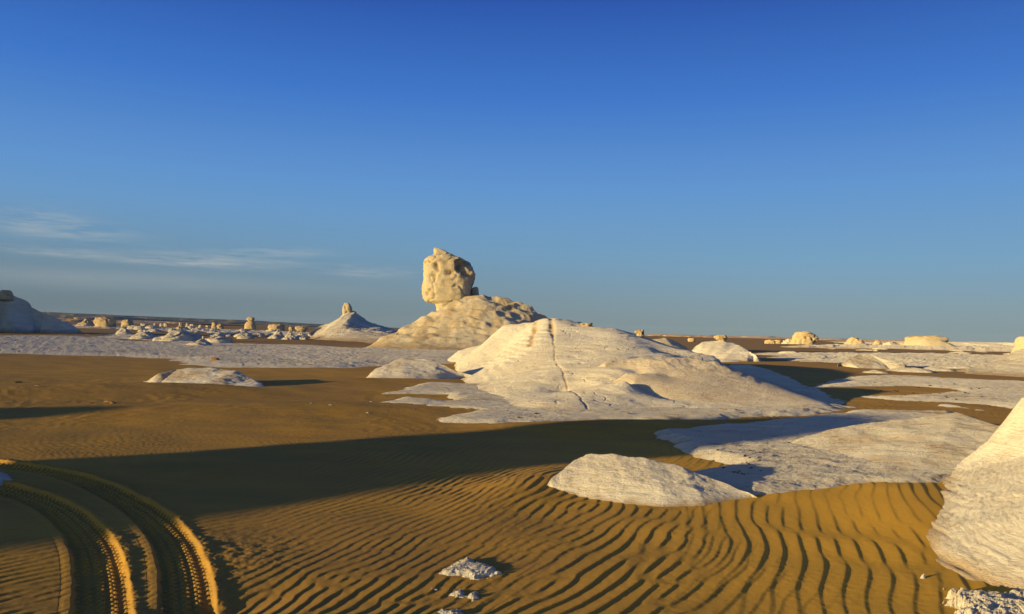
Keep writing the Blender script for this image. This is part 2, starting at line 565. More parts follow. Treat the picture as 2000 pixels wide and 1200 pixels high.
# ------------------------------------------------------------------ chalk pavement
PATCH = []   # polygon on the ground, height, edge noise amplitude, edge noise scale, roughness, roughness scale


def patch(pix, h, na, ns, ra, rs, slope=0.25):
    P = np.array([ground(*p)[:2] for p in pix])
    PATCH.append((P, h, na, ns, ra, rs, slope))


# apron round the main hill
patch([(690, 792), (790, 777), (870, 784), (850, 774), (725, 772), (820, 748), (930, 752), (960, 738), (1040, 722), (1200, 715), (1450, 740),
       (1650, 799), (1640, 806), (1500, 815), (1330, 828), (1200, 829), (1110, 832), (1075, 838), (960, 837), (880, 832), (815, 816), (900, 806), (830, 802)], 0.07, 0.30, 0.8, 0.045, 0.9, 0.16)
patch([(1375, 697), (1440, 703), (1500, 718), (1550, 738), (1625, 768), (1690, 797), (1640, 804), (1540, 790), (1470, 760), (1400, 720)], 0.11, 0.5, 1.2, 0.05, 0.9, 0.12)
# white field on the right
patch([(1245, 843), (1330, 838), (1430, 828), (1560, 815), (1660, 803), (1870, 806), (1950, 832), (2080, 860), (2050, 930), (1830, 955), (1700, 962), (1600, 968), (1500, 980),
       (1430, 975), (1380, 950), (1345, 942), (1340, 920), (1420, 908), (1360, 895), (1320, 884), (1300, 868)], 0.07, 0.22, 0.7, 0.05, 0.8, 0.18)
# wide flat, left middle distance
patch([(-300, 655), (-300, 683), (0, 692), (200, 696), (300, 701), (345, 713), (430, 719), (560, 721), (700, 721), (800, 712), (900, 712), (960, 700), (930, 684), (820, 684), (700, 681),
       (640, 676), (450, 672), (300, 668), (160, 657)], 0.10, 1.2, 3.0, 0.10, 1.3, 0.1)
patch([(560, 728), (545, 735), (600, 733), (640, 728)], -0.5, .1, 1, .02, 1)
# strips at the foot of the head rock
patch([(690, 682), (740, 672), (900, 676), (980, 668), (1000, 690), (960, 705), (900, 708), (820, 690)], 0.10, 0.8, 2.0, 0.10, 1.5, 0.1)
# right middle distance
patch([(1480, 765), (1560, 752), (1640, 733), (1720, 731), (1800, 735), (1900, 741), (2150, 752), (2150, 815), (1990, 807), (1880, 792), (1790, 790), (1700, 783), (1640, 772), (1780, 768), (1860, 764), (1800, 757), (1700, 757), (1600, 764)], 0.06, 0.8, 1.6, 0.06, 0.8, 0.1)
patch([(1800, 782), (1880, 790), (1980, 806), (1960, 812), (1850, 800), (1780, 790)], 0.05, 0.5, 1.6, 0.05, 0.8, 0.1)
patch([(1480, 690), (1560, 688), (1640, 689), (1760, 690), (1900, 694), (2150, 700), (2150, 742), (2000, 738), (1900, 728), (1840, 722), (1760, 718), (1700, 716), (1600, 712), (1530, 706)], 0.16, 5.0, 5.0, 0.36, 3.2, 0.1)
patch([(1540, 679), (1660, 680), (1780, 683), (2200, 694), (2200, 684), (1900, 678), (1560, 675)], 0.40, 6, 7.0, 0.9, 5, 0.06)
# far left white ground among the rocks
patch([(120, 640), (260, 645), (420, 650), (600, 660), (700, 664), (700, 655), (600, 650), (420, 643), (260, 640), (150, 634)], 0.2, 5, 8.0, 0.5, 4.0, 0.06)
patch([(160, 660), (260, 664), (330, 668), (420, 671), (400, 664), (300, 655), (200, 650)], 0.12, 2.5, 5.0, 0.25, 3.0, 0.06)
# foreground left edge
patch([(-60, 918), (0, 917), (35, 925), (54, 940), (52, 948), (25, 944), (0, 950), (-60, 955)], 0.05, 0.05, 0.25, 0.012, 0.3, 0.3)


def zc(x, y):
    z = np.full(x.shape, -1.0); st = np.zeros(x.shape)
    for P, h, na, ns, ra, rs, slope in PATCH:
        mg = 3 * na + 1.0
        m = (x > P[:, 0].min() - mg) & (x < P[:, 0].max() + mg) & (y > P[:, 1].min() - mg) & (y < P[:, 1].max() + mg)
        if not m.any(): continue
        xx, yy = x[m], y[m]
        sd = poly_sd(xx, yy, P)
        u = xx * 0.88 + yy * 0.47; v = -xx * 0.47 + yy * 0.88
        e = fbm2(u / (ns * 2.4), v / ns, 4, 41, 0.6)
        d = sd + na * 1.2 * e
        k = np.clip(d * slope / 0.25, -0.5, 1)
        q = -0.10 + (0.10 + h) * sstep(-0.45, 1.0, d / max(na * 2.2, 0.25))
        rg = fbm2(u / (rs * 2.0), v / rs, 6, 42, 0.66, True)
        q = q + ra * (0.8 * rg - 0.25) * sstep(-0.5, 1.5, d / max(na, 0.2))
        q = np.where(d < -1.5 * na - 0.2, -1.0, q)
        s = sstep(0.6 * na, -0.1 * na, d) * 0.55
        old = z[m]
        st[m] = np.where(q > old, s, st[m])
        z[m] = np.maximum(old, q)
    return z, st


def build_chalk_ground():
    x, y = persp_grid(-0.80, 0.86, 1250, 5.0, 420, 900)
    z, st = zc(x, y)
    s = zs(x, y)
    V = np.stack([x, y, z], -1).reshape(-1, 3)
    Fq = grid_faces(*x.shape)
    vis = (z > s - 0.04).ravel()
    keep = vis[Fq].any(1) & (z.ravel()[Fq].min(1) > -0.9)
    V, Fq, a = compact(V, Fq, keep, {'stain': st})
    o = mk('chalk_ground', V, Fq, M_CGROUND, attr=a, origin=(0, 0, 0))
    tag(o, kind='structure')


build_chalk_ground()


def gz(x, y):
    x = np.atleast_1d(np.asarray(x, float)); y = np.atleast_1d(np.asarray(y, float))
    return np.maximum(zs(x, y), zc(x, y)[0])


# ------------------------------------------------------------------ main hill: heights through surveyed points
def ctl(L):
    return [tuple(at(*p)) for p in L]


def gnd(L, z=-0.12):
    return [(*ground(px, py)[:2], z) for px, py in L]


BODY = RBF(ctl([
    (935, 676, 44), (960, 655, 39), (985, 636, 36.5), (1003, 640, 36), (1022, 645, 35), (1045, 632, 34.3), (1065, 622, 34), (1082, 624, 33.7), (1097, 629, 33.5), (1115, 637, 33.2),
    (1165, 640, 33), (1200, 643, 32), (1240, 657, 31), (1290, 672, 30), (1340, 686, 29), (1385, 697, 28),
    (1300, 690, 27.5), (1200, 668, 28.3), (1150, 660, 29.8), (1250, 684, 27), (1150, 680, 27.5),
    (1020, 668, 31), (1065, 662, 30), (1085, 664, 29.5), (1020, 700, 27.5), (1065, 700, 26), (1120, 700, 25.5),
    (990, 688, 31), (970, 698, 33), (1040, 740, 22), (1080, 745, 21.3), (980, 742, 24.5),
    (1060, 785, 17.8), (1150, 785, 18.0), (1250, 785, 18.4), (1350, 792, 18.4), (1450, 799, 18.4),
    (1100, 770, 20.8), (1160, 757, 20.0), (1222, 748, 19.7), (1205, 722, 21.8)])
    + [((px - 1000) / F * Y, Y, z) for px, Y, z in [(1250, 22.8, .70), (1300, 23.8, .72), (1350, 24.2, .66), (1400, 24.2, .5), (1450, 23.5, .25), (1280, 20, .12), (1350, 20, .10), (1450, 20, .04), (1240, 21.2, .40)]]
    + [(-2.9, 41, -.1), (-2.7, 36, -.1), (-2.25, 31.5, -.1), (-1.9, 28.5, -.1), (-1.75, 38, .5), (-1.5, 34, .45), (-1.25, 31, .3), (7.9, 28, .25), (9.4, 26, -.1), (9.8, 30, -.12), (9.2, 34, .0), (8.9, 23.5, -.1), (8.8, 21.5, -.1)]
    + gnd([(905, 692), (890, 735), (880, 765), (940, 800), (1050, 822), (1200, 820), (1350, 815), (1500, 809), (1660, 801), (1610, 779), (1505, 738), (1450, 717)])
    + [(-2, 54, -0.3), (2, 52, -0.2), (8, 52, -0.2), (13, 50, -0.3), (16, 48, -.3), (17, 46, -.3), (6.5, 40, .2), (10, 38, .0)], 1e-3)

SPUR = RBF(ctl([
    (1180, 712, 22.3), (1192, 705, 22.5), (1245, 700, 22.8), (1300, 699, 23), (1340, 700, 23), (1400, 708, 22.6), (1450, 733, 22), (1500, 754, 21.3), (1560, 776, 20.4), (1610, 792, 19.8),
    (1222, 730, 20.8), (1238, 745, 20), (1300, 735, 21), (1380, 742, 20.7), (1440, 764, 20.2), (1500, 777, 19.9), (1300, 765, 19.6), (1400, 778, 19.4), (1260, 722, 21.6), (1350, 716, 22)])
    + gnd([(1190, 775), (1230, 790), (1290, 800), (1360, 805), (1450, 807), (1560, 806), (1660, 804)], -0.06)
    + [(3.1, 25.5, .35), (4.5, 26.5, .4), (6, 27, .4), (7.4, 26.5, .2), (8.6, 24.5, .0), (9.2, 22.5, -.15), (9.4, 20.8, -.2),
       (3, 30, -.3), (8, 31, -.4), (11, 28, -.5), (12, 23, -.4), (1.9, 23.5, 0.2)], 1e-3)

CRACK = [at(1076, 624, 33.9)[:2], at(1080, 655, 30.4)[:2], at(1084, 688, 27)[:2], at(1082, 702, 25.9)[:2], at(1100, 735, 22.2)[:2], at(1120, 765, 19.4)[:2], at(1150, 795, 17.1)[:2], at(1195, 826, 15.3)[:2]]
CRACK2 = [at(1046, 634, 34)[:2], at(1040, 655, 31)[:2], at(1036, 680, 29)[:2]]


def build_hill():
    x, y = persp_grid(-0.10, 0.46, 760, 13.5, 68, 620)
    wx = x + 0.25 * n2(x * .5, y * .35, 61); wy = y + 0.5 * n2(x * .4, y * .3, 62)
    FB = [tuple(ground(*p)[:2]) for p in [(905, 692), (890, 735), (880, 765), (940, 800), (1050, 822), (1200, 820), (1350, 815), (1500, 809), (1660, 801), (1610, 779), (1505, 738), (1450, 717)]] + [(17, 46), (16, 49), (13, 51), (8, 53), (2, 53), (-2, 54)]
    FS = [tuple(ground(*p)[:2]) for p in [(1160, 765), (1200, 785), (1290, 802), (1360, 807), (1450, 809), (1560, 808), (1660, 805)]] + [(11.5, 22), (11, 28), (8, 31), (2.5, 30)]
    ob = np.maximum(0, -poly_sd(wx, wy, FB)); os_ = np.maximum(0, -poly_sd(wx, wy, FS))
    a = np.minimum(BODY(wx, wy), 0.6 + 3.5 * np.exp(-ob)) - 0.35 * ob; b = np.minimum(SPUR(x + 0.35 * (wx - x), y + 0.35 * (wy - y)), 1.2) - 0.6 * os_
    k = 0.05
    z = np.maximum(a, b) + k * np.exp(-np.abs(a - b) / k) * 0.4
    spm = sstep(-0.02, 0.06, b - a) * sstep(0.02, 0.15, b)
    env = sstep(-0.05, 0.25, z) * (1 - 0.65 * spm)
    u = x * 0.9 + y * 0.43; v = -x * 0.43 + y * 0.9
    ter = np.sin(z * 26 + 9 * n2(x * .5, y * .4, 63)) * 0.007
    z = z + env * (ter + 0.035 * fbm2(u / 2.6, v / 1.3, 5, 64, 0.55, True) + 0.05 * fbm2(x / 3.0, y / 5.0, 3, 65))
    # broken ledges
    lz = (z + 0.16 * fbm2(x * .7, y * .5, 4, 77)) / 0.15
    led = np.floor(lz) + sstep(0.25, 0.75, lz - np.floor(lz)) - lz
    z = z + 0.15 * 0.32 * led * env * sstep(-0.15, 0.35, n2(x * .45, y * .30, 78))
    z = z + env * 0.013 * fbm2(u / .9, v / .28, 5, 79, 0.6, True)
    fr = np.abs(n2(x * .55 + .3 * n2(x * 2, y * 2, 81), y * .35, 80))
    z = z - 0.02 * env * np.exp(-(fr / 0.012) ** 2)
    # ragged crown and spur top
    z = z + 0.05 * fbm2(x * 2.4, y * 1.6, 3, 66) * sstep(0.55, 1.0, b) * sstep(-0.1, 0.1, b - a)
    st = 0.9 * sstep(0.35, 0.75, fbm2(u / 3.0, v / .9, 4, 67) + 0.4) * sstep(0.18, 0.02, z)
    st = np.maximum(st, 0.35 * sstep(0.05, 0.45, n2(x * .8, y * .5, 68)) * sstep(0.5, 0.95, b) * sstep(-0.1, 0.1, b - a))
    sp = sstep(-0.02, 0.06, b - a)
    st = np.maximum(st, sp * (0.24 + 0.30 * np.clip(fbm2(u / .5, v / .25, 4, 82, 0.65) + 0.35, 0, 1)) * sstep(0.05, 0.2, b))
    for c, w, dep in ((CRACK, 0.065, 0.05), (CRACK2, 0.06, 0.03)):
        jx = 0.05 * n2(x * 2.2, y * 2.2, 69); d, s, run = seg_dist(x + jx, y + jx, c)
        top = sstep(5.5, 2.0, run) if c is CRACK else 1.0
        ww = w * (0.45 + 1.3 * top)
        on = np.exp(-(d / ww) ** 2) * (0.55 + 0.45 * np.clip(n2(run * 1.4, run * 0 + 2, 70) * 2 + 0.6, 0, 1))
        z = z - dep * (0.35 + 1.2 * top) * on
        st = np.maximum(st, (0.60 + .4 * top) * on)
    s = zs(x, y)
    V = np.stack([x, y, z], -1).reshape(-1, 3); Fq = grid_faces(*x.shape)
    vis = (z > s - 0.12).ravel()
    V, Fq, at2 = compact(V, Fq, vis[Fq].any(1), {'stain': st})
    o = mk('chalk_hill', V, Fq, M_HILL, attr=at2)
    tag(o, 'broad cream-white chalk hill in the middle with a dark crack below its notched peak', 'hill')


build_hill()


# ------------------------------------------------------------------ lofted mounds: crest line, front foot, back foot
def loft(name, crest, foot, mat, label, cat='mound', group=None, p=1.25, back=1.0, seed=0, amp=0.04, rs=0.5, nu=120, nv=46, ridged=0.6, stain=0.0,
         kind=None, parent=None, ter=0.0, bury=0.18):
    C = lin_poly([at(*c) for c in crest], nu)
    Ft = lin_poly([(*ground(*f)[:2], 0) for f in foot], nu)
    # slightly round the crest line
    for _ in range(2):
        C[1:-1] = 0.25 * C[:-2] + 0.5 * C[1:-1] + 0.25 * C[2:]
    tt = np.linspace(0, 1, nu); wt = (sstep(-0.01, 0.10, tt) * sstep(1.01, 0.90, tt))[:, None]
    C[:, 2:] = C[:, 2:] * wt - 0.05 * (1 - wt)
    B = C.copy(); B[:, :2] = C[:, :2] + (C[:, :2] - Ft[:, :2]) * back; B[:, 2] = 0
    w = np.abs(np.linspace(-1, 1, nu)) ** 6
    rows = []
    vs = np.linspace(0, 1, nv)
    for v in vs:
        q = Ft * (1 - v) + C * v
        q[:, 2] = C[:, 2] * v ** p
        if v == 0: q[:, :2] += 0.12 * (Ft - C)[:, :2] + 0.02 * np.sign(Ft - C)[:, :2]; q[:, 2] = -bury
        rows.append(q)
    for v in vs[::-1][1:]:
        q = B * (1 - v) + C * v
        q[:, 2] = -bury + (C[:, 2] + bury) * v ** p
        rows.append(q)
    V = np.array(rows); x, y, z = V[..., 0], V[..., 1], V[..., 2]
    H = max(C[:, 2].max(), 0.05)
    env = sstep(0.0, 0.3 * H, z)
    n = (1 - ridged) * fbm2(x / rs, y / rs, 5, seed, 0.55) + ridged * (fbm2(x / (rs * 1.5), y / rs, 5, seed + 3, 0.55, True) - 0.2)
    z = z + amp * n * (0.25 + 0.75 * env)
    if ter: z = z + ter * np.sin(z / H * 40 + 3 * n2(x / rs, y / rs, seed + 8)) * env
    x = x + amp * 0.7 * fbm2(y / rs, z / rs * 2, 3, seed + 5); y = y + amp * 0.7 * fbm2(x / rs, z / rs * 2, 3, seed + 6)
    st = stain * sstep(-0.1, 0.35, fbm2(x / (rs * 1.3), y / (rs * 1.3), 4, seed + 9))
    st = np.maximum(st, 0.8 * sstep(0.16 * H, 0.0, z + 0.10 * H * fbm2(x / rs * 2, y / rs * 2, 4, seed + 15)))
    V = np.stack([x, y, z], -1).reshape(-1, 3)
    o = mk(name, V, grid_faces(2 * nv - 1, nu), mat, attr={'stain': st}, parent=parent)
    if parent is None: tag(o, label, cat, group, kind)
    return o


# mound in the sand in front
loft('chalk_mound', [(1050, 955, 8.45), (1085, 930, 8.7), (1120, 903, 8.95), (1150, 889, 9.05), (1205, 889, 9.0), (1262, 897, 8.95), (1330, 912, 8.9), (1390, 936, 8.75), (1440, 957, 8.6), (1480, 967, 8.5), (1515, 973, 8.4)],
     [(1048, 958), (1080, 967), (1150, 977), (1220, 986), (1300, 992), (1380, 990), (1430, 981), (1475, 975), (1515, 973)], M_CHALK,
     'low white chalk mound alone in the rippled sand in front, tapering to a thin tip', p=0.95, back=0.75, seed=101, amp=0.035, rs=0.35, nu=260, nv=90, bury=0.10, ter=0.0025)
# mound on the left
loft('chalk_mound', [(280, 744, 22.3), (305, 733, 22.6), (345, 722, 23), (400, 719, 23.2), (440, 722, 23.2), (462, 727, 22.8), (490, 741, 22.6), (532, 764, 21.4)],
     [(280, 744), (310, 752), (350, 757), (420, 760), (470, 763), (500, 766), (534, 767)], M_CHALK,
     'low chalk mound on brown sand at left with a crumbly top and long shadow', p=0.8, back=0.7, seed=102, amp=0.075, rs=0.6, nu=180, nv=60, stain=0.6, bury=0.12)
# mound left of the hill
loft('chalk_mound', [(704, 742, 27.2), (735, 722, 28), (770, 705, 29), (790, 700, 29.3), (830, 701, 29.3), (850, 708, 29), (880, 722, 28.5), (925, 735, 28.3), (940, 742, 27.6)],
     [(704, 742), (740, 744), (800, 745), (860, 743), (910, 740), (942, 743)], M_CHALK,
     'flat-topped white chalk mound just left of the big hill with sand at its foot', p=1.0, back=0.9, seed=103, amp=0.09, rs=0.9, nu=160, nv=60, stain=0.3, bury=0.15)

# low rise of the white field on the right
loft('chalk_rise', [(1500, 868, 12.5), (1560, 858, 12.6), (1640, 838, 13), (1720, 825, 13.3), (1800, 816, 13.4), (1870, 808, 13.5), (1905, 819, 13.2), (1945, 832, 12.8), (2000, 845, 12.3), (2060, 880, 11.5)],
     [(1500, 872), (1560, 890), (1620, 912), (1690, 932), (1760, 940), (1830, 940), (1900, 940), (1980, 942), (2070, 938)], M_CGROUND,
     'wide low white chalk rise with a sharp crest beside the steep right-edge slope', cat='rise', p=1.05, back=0.9, seed=104, amp=0.06, rs=0.7, nu=240, nv=90, bury=0.10, stain=0.35)


# steep white slope at the right edge
def build_right():
    foot = [(1838, 932), (1825, 965), (1812, 1000), (1808, 1035), (1814, 1062), (1850, 1097), (1920, 1130), (2000, 1148)]
    pts = []
    for k, (px, py) in enumerate(foot):
        g = ground(px, py, 0.02)[:2]; n = np.array([0.93, -0.30]) if py < 1040 else np.array([0.97, 0.10])
        n = n / np.linalg.norm(n)
        pts.append((g[0], g[1], 0.02))
        for d in (0.35, 0.9, 1.6, 2.5, 3.6):
            pts.append((g[0] + n[0] * d, g[1] + n[1] * d, 0.02 + 0.27 * d + 0.115 * d * d))
        pts.append((g[0] - n[0] * 0.7, g[1] - n[1] * 0.7, -0.25))
    S = RBF(ctl([(2000, 776, 10.6), (1985, 800, 10.7), (1958, 835, 10.9), (1935, 858, 11), (1905, 886, 11.1), (1870, 908, 11.1), (1835, 926, 10.9)]) + pts
            + [(11, 9, 3.2), (12, 13.5, -.3), (9, 13.5, -.2), (7.6, 12.6, -.1), (6.2, 12.2, -.25), (14, 9, 1), (12, 4, .1), (8, 2.5, -.2), (5.0, 4.0, -.2)], 1e-3)
    x = np.linspace(2.6, 13.5, 640)[None] + 0 * np.linspace(0, 1, 560)[:, None]
    y = np.linspace(3.6, 14.0, 560)[:, None] + 0 * x
    wx = x + 0.06 * fbm2(x * 1.6, y * 1.0, 3, 71); wy = y + 0.10 * fbm2(x * 1.3, y * 1.1, 3, 72)
    z = S(wx, wy)
    env = sstep(-0.02, 0.12, z)
    lam = z * 1.0 + 0.10 * x - 0.06 * y
    tn = fbm2(x * 1.5, y * 1.5, 3, 73)
    z = z + 0.004 * env * np.sin(lam * 95 + 12 * tn) * sstep(-.2, .3, n2(x * .8, y * .8, 76)) + 0.003 * env * np.sin(lam * 210 + 16 * tn)
    z = z + 0.015 * env * fbm2((x * .9 + y * .4) * 1.2, (y * .9 - x * .4) * 2.4, 5, 74, 0.55, True)
    # ragged lower edge
    z = z + 0.035 * fbm2(x * 4.5 + lam * 9, y * 1.2 + lam * 11, 4, 75, 0.6) * np.exp(-((z - 0.02) / 0.10) ** 2)
    s = zs(x, y)
    V = np.stack([x, y, z], -1).reshape(-1, 3); Fq = grid_faces(*x.shape)
    vis = (z > s - 0.1).ravel()
    st = 0.25 * sstep(0.25, 0.6, tn) * env
    st = np.maximum(st, 0.8 * sstep(0.11, 0.0, z + 0.07 * fbm2(x * 2.5, y * 2.5, 4, 83)))
    V, Fq, a = compact(V, Fq, vis[Fq].any(1), {'stain': st})
    o = mk('chalk_mound', V, Fq, M_CHALK, attr=a)
    tag(o, 'tall bright white chalk slope rising from the sand at the right edge', 'mound')


build_right()


# ------------------------------------------------------------------ rocks built as stacked sections
def rock_mesh(rows, Y, na=72, dk=0.75, amp=0.12, sc=1.0, seed=0, pits=(), ex=2.5, sub=3, rwv=0.25):
    R = np.array(rows, float)
    py = np.interp(np.linspace(0, len(R) - 1, (len(R) - 1) * sub + 1), np.arange(len(R)), R[:, 0])
    lf = np.interp(py, R[:, 0], R[:, 1]); rt = np.interp(py, R[:, 0], R[:, 2])
    th = np.linspace(0, 2 * np.pi, na, endpoint=False)
    cs, sn = np.cos(th), np.sin(th)
    ca = np.sign(cs) * np.abs(cs) ** (2 / ex); sa = np.sign(sn) * np.abs(sn) ** (2 / ex)
    wmax = max((at(r, p, Y)[0] - at(l, p, Y)[0]) for l, r, p in zip(lf, rt, py)) / 2
    V = []
    for l, r, p in zip(lf, rt, py):
        A = at(l, p, Y); B = at(r, p, Y); c = (A + B) / 2; hw = (B[0] - A[0]) / 2
        hd = dk * (0.55 * hw + 0.45 * wmax * min(1.0, hw / wmax * 1.8))
        V.append(np.stack([c[0] + hw * ca, Y + hd * sa, np.interp(ca, [-1, 1], [A[2], B[2]])], 1))
    V = np.array(V)
    x, y, z = V[..., 0], V[..., 1], V[..., 2]
    cx = x.mean(1, keepdims=True); cy = y.mean(1, keepdims=True)
    d = 0.6 * fbm3(x / sc, y / sc, z / sc * 1.6, 4, seed, 0.55) + 0.4 * (fbm3(x / sc * 1.3, y / sc * 1.3, z / sc * 2.4, 4, seed + 4, 0.55, True) - 0.3)
    rx, ry = x - cx, y - cy; rl = np.hypot(rx, ry) + 1e-6
    st = np.zeros(x.shape)
    dd = amp * d - 0.5 * amp * np.exp(-(np.abs(n3(x / sc * .9, y / sc * .9, z / sc * .9, seed + 7)) / 0.06) ** 2)
    wpx = rwv * n3(x / sc * 1.7, y / sc * 1.7, z / sc * 1.7, seed + 12); wpz = rwv * n3(x / sc * 1.7, y / sc * 1.7, z / sc * 1.7, seed + 13)
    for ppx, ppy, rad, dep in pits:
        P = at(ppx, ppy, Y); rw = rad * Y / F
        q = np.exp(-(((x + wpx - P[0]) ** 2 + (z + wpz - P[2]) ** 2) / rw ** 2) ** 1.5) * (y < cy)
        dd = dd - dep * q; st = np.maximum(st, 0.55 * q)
    x = x + rx / rl * dd; y = y + ry / rl * dd; z = z + 0.35 * amp * n3(x / sc * 2, y / sc * 2, z / sc * 2, seed + 9)
    V = np.stack([x, y, z], -1)
    top = V[0].mean(0, keepdims=True); bot = V[-1].mean(0, keepdims=True)
    nr = V.shape[0]
    F4 = grid_faces(nr, na, True)
    # caps as degenerate-free fans of quads -> use extra collapsed rings
    ring_t = top + (V[0] - top) * 0.15; ring_b = bot + (V[-1] - bot) * 0.15
    Vall = np.vstack([ring_t, V.reshape(-1, 3), ring_b])
    F4 = grid_faces(nr + 2, na, True)
    stv = np.concatenate([st[0], st.ravel(), st[-1]])
    return Vall, F4, stv


def rock(name, rows, Y, mat, label, cat='rock', group=None, parent=None, **kw):
    V, F4, st = rock_mesh(rows, Y, **kw)
    if parent is None:
        o = mk(name, V, F4, mat, attr={'stain': st}, origin=(V[:, 0].mean(), Y, V[:, 2].min()))
    else:
        o = mk(name, V, F4, mat, attr={'stain': st}, parent=parent)
    if parent is None: tag(o, label, cat, group)
    return o


# --- the head-shaped rock on its cone
HY = 74.0
hd = empty('rock_formation', (at_x(890, HY), HY, 0))
tag(hd, 'tall cream rock formation, a head-shaped block on a rubbly cone behind the hill', 'rock formation')
rock('rock_head', [(484, 846.5, 851), (487, 847, 861), (492, 848, 873), (497, 848.5, 883), (501, 846, 891), (503, 837, 895), (508, 829.5, 907), (513, 828, 916), (519, 828, 920), (526, 828, 922.5),
                   (536, 828.5, 928), (546, 829, 926), (556, 827, 922.5), (566, 825.5, 921), (576, 825.5, 919.5), (584, 827.5, 918.5), (589, 832, 918), (592, 842, 918), (594, 850.5, 918), (600, 853, 919), (610, 854, 921), (628, 851, 927)],
     HY + 2.4, M_CREAM, None, parent=hd, dk=0.85, amp=0.25, sc=1.2, seed=201, na=150, sub=6, ex=3.0,
     pits=[(856, 523, 5.5, 0.32), (859, 529, 4, .25), (852, 545, 4, 0.3), (850, 551, 3, .25), (882, 537, 5, 0.35), (890, 536, 4, .3), (833.5, 514, 3, 0.2), (874, 516, 5, 0.15), (838, 576, 3.5, 0.2), (843, 568, 3, .2), (904, 526, 9, 0.75), (914, 538, 8, .7), (912, 519, 7, .55), (900, 515, 5, .3)])
loft('rock_base', [(700, 684, 70), (740, 664, 71), (790, 641, 72.5), (830, 618, 73.5), (855, 604, 74), (890, 588, 74.3), (925, 577, 74.5), (950, 578, 75), (985, 584, 75), (1012, 589, 75), (1037, 600, 75), (1052, 611, 75), (1070, 624, 75), (1110, 652, 74), (1150, 676, 72)],
     [(700, 682), (760, 684), (830, 686), (900, 687), (960, 688), (1040, 689), (1100, 688), (1155, 684)], M_RUBBLE, None, parent=hd, p=0.9, back=1.0, seed=202, amp=0.30, rs=1.5, nu=240, nv=80, stain=0.45, bury=0.2, ridged=0.45, ter=0.10)
rock('boulder', [(561, 926, 932), (564, 922, 934), (570, 921, 934.5), (577, 920, 936), (583, 918, 938)], HY + 2.6, M_CREAM, None, parent=hd, amp=0.1, sc=0.6, seed=203, na=40)
# loose blocks lying on the cone
_rr = np.random.RandomState(21)

# --- the smaller formation further left
KY = 130.0
kf = empty('rock_formation', (at_x(680, KY), KY, 0))
tag(kf, 'pale rock formation in the distance with a thumb-like knob on a flaring cone', 'rock formation')
loft('rock_base', [(598, 656, 127), (606, 647, 128), (620, 639, 129), (645, 632, 129.5), (660, 625, 130), (669, 616, 130), (680, 609, 130), (694, 610, 130.3), (705, 620, 130.4), (720, 629.5, 130.4), (742, 637, 130.4), (760, 641.5, 130), (790, 650, 129)],
     [(598, 658), (620, 658), (650, 660), (690, 661), (730, 660), (790, 657)], M_FARW, None, parent=kf, p=1.35, back=1.0, seed=212, amp=0.45, rs=3.0, nu=160, nv=60, stain=0.3, bury=0.3)
rock('rock_head', [(592, 673, 680.5), (595, 671.5, 683.5), (600, 669.8, 686.5), (606, 669, 687.3), (611, 669.5, 687), (616, 670.5, 687), (624, 668, 692)], KY, M_CREAM, None, parent=kf, dk=0.8, amp=0.2, sc=1.4, seed=213, na=60,
     pits=[(675, 599, 3, .2), (678, 612, 3, .2)])
loft('outcrop', [(638, 662, 118), (655, 652, 119), (668, 641, 120), (680, 641, 120), (700, 644, 120), (715, 651, 119), (735, 662, 117)],
     [(638, 664), (660, 664.5), (690, 665), (720, 664.5), (737, 664)], M_FARW, None, parent=kf, p=0.9, back=1.0, seed=214, amp=0.4, rs=2.0, nu=90, nv=34, bury=0.25)
rock('rock', [(652, 601.5, 604), (654, 601.5, 607), (657, 601.5, 611), (661, 601, 615)], 124, M_FARW, 'tiny white pointed rock at the left foot of the thumb-like formation', amp=0.1, sc=0.8, seed=215, na=30)

# --- the big shaded hill at the left edge
LY = 112.0
lf = empty('rock_formation', (at_x(-20, LY), LY, 0))
tag(lf, 'large chalk hill in blue shade at the left edge, a small knob on top', 'rock formation')
loft('rock_base', [(-330, 648, 105), (-200, 622, 108), (-100, 598, 110), (-30, 583, 112), (5, 578, 112), (30, 580, 112), (52, 588, 112), (62, 600, 112), (85, 612, 112), (110, 624, 112), (140, 637, 111.5), (172, 652, 109)],
     [(-330, 648), (-200, 648), (-100, 648), (0, 647), (80, 650), (130, 652), (174, 654)], M_FARW, None, parent=lf, p=1.2, back=1.0, seed=222, amp=0.5, rs=3.0, nu=180, nv=60, stain=0.25, bury=0.3)
rock('rock_head', [(567, 5, 16), (569, 2, 20), (573, 0, 22), (578, -3, 24), (586, -8, 30)], LY, M_ROCK, None, parent=lf, amp=0.15, sc=1.0, seed=223, na=50)

# --- rocks on the far plain
FARG = 'weathered chalk rocks on the far plain'


def simple(l, r, t, b, prof):
    """rows of a rock between left, right, top and bottom from (height share from top, left share, right share)"""
    return [(t + (b - t) * v, l + (r - l) * a, l + (r - l) * c) for v, a, c in prof]


DOME = [(0, .35, .6), (.12, .2, .8), (.35, .06, .95), (.7, 0, 1), (1.15, .0, 1.0)]
BLOCK = [(0, .15, .8), (.08, .06, .94), (.4, 0, 1), (.75, .04, .98), (1.15, .05, 1)]
CONE = [(0, .44, .54), (.15, .38, .60), (.45, .24, .74), (.8, .06, .93), (1.15, -.06, 1.06)]
CAP = [(0, .2, .75), (.15, .04, .95), (.4, 0, 1), (.55, .1, .92), (.7, .22, .82), (1.15, .1, .95)]
TOWER = [(0, .2, .7), (.1, .08, .92), (.4, .1, .95), (.7, .0, 1), (1.15, -.1, 1.15)]
RIDGE = [(0, .5, .62), (.2, .36, .74), (.5, .18, .88), (.8, .03, .98), (1.15, -.05, 1.05)]


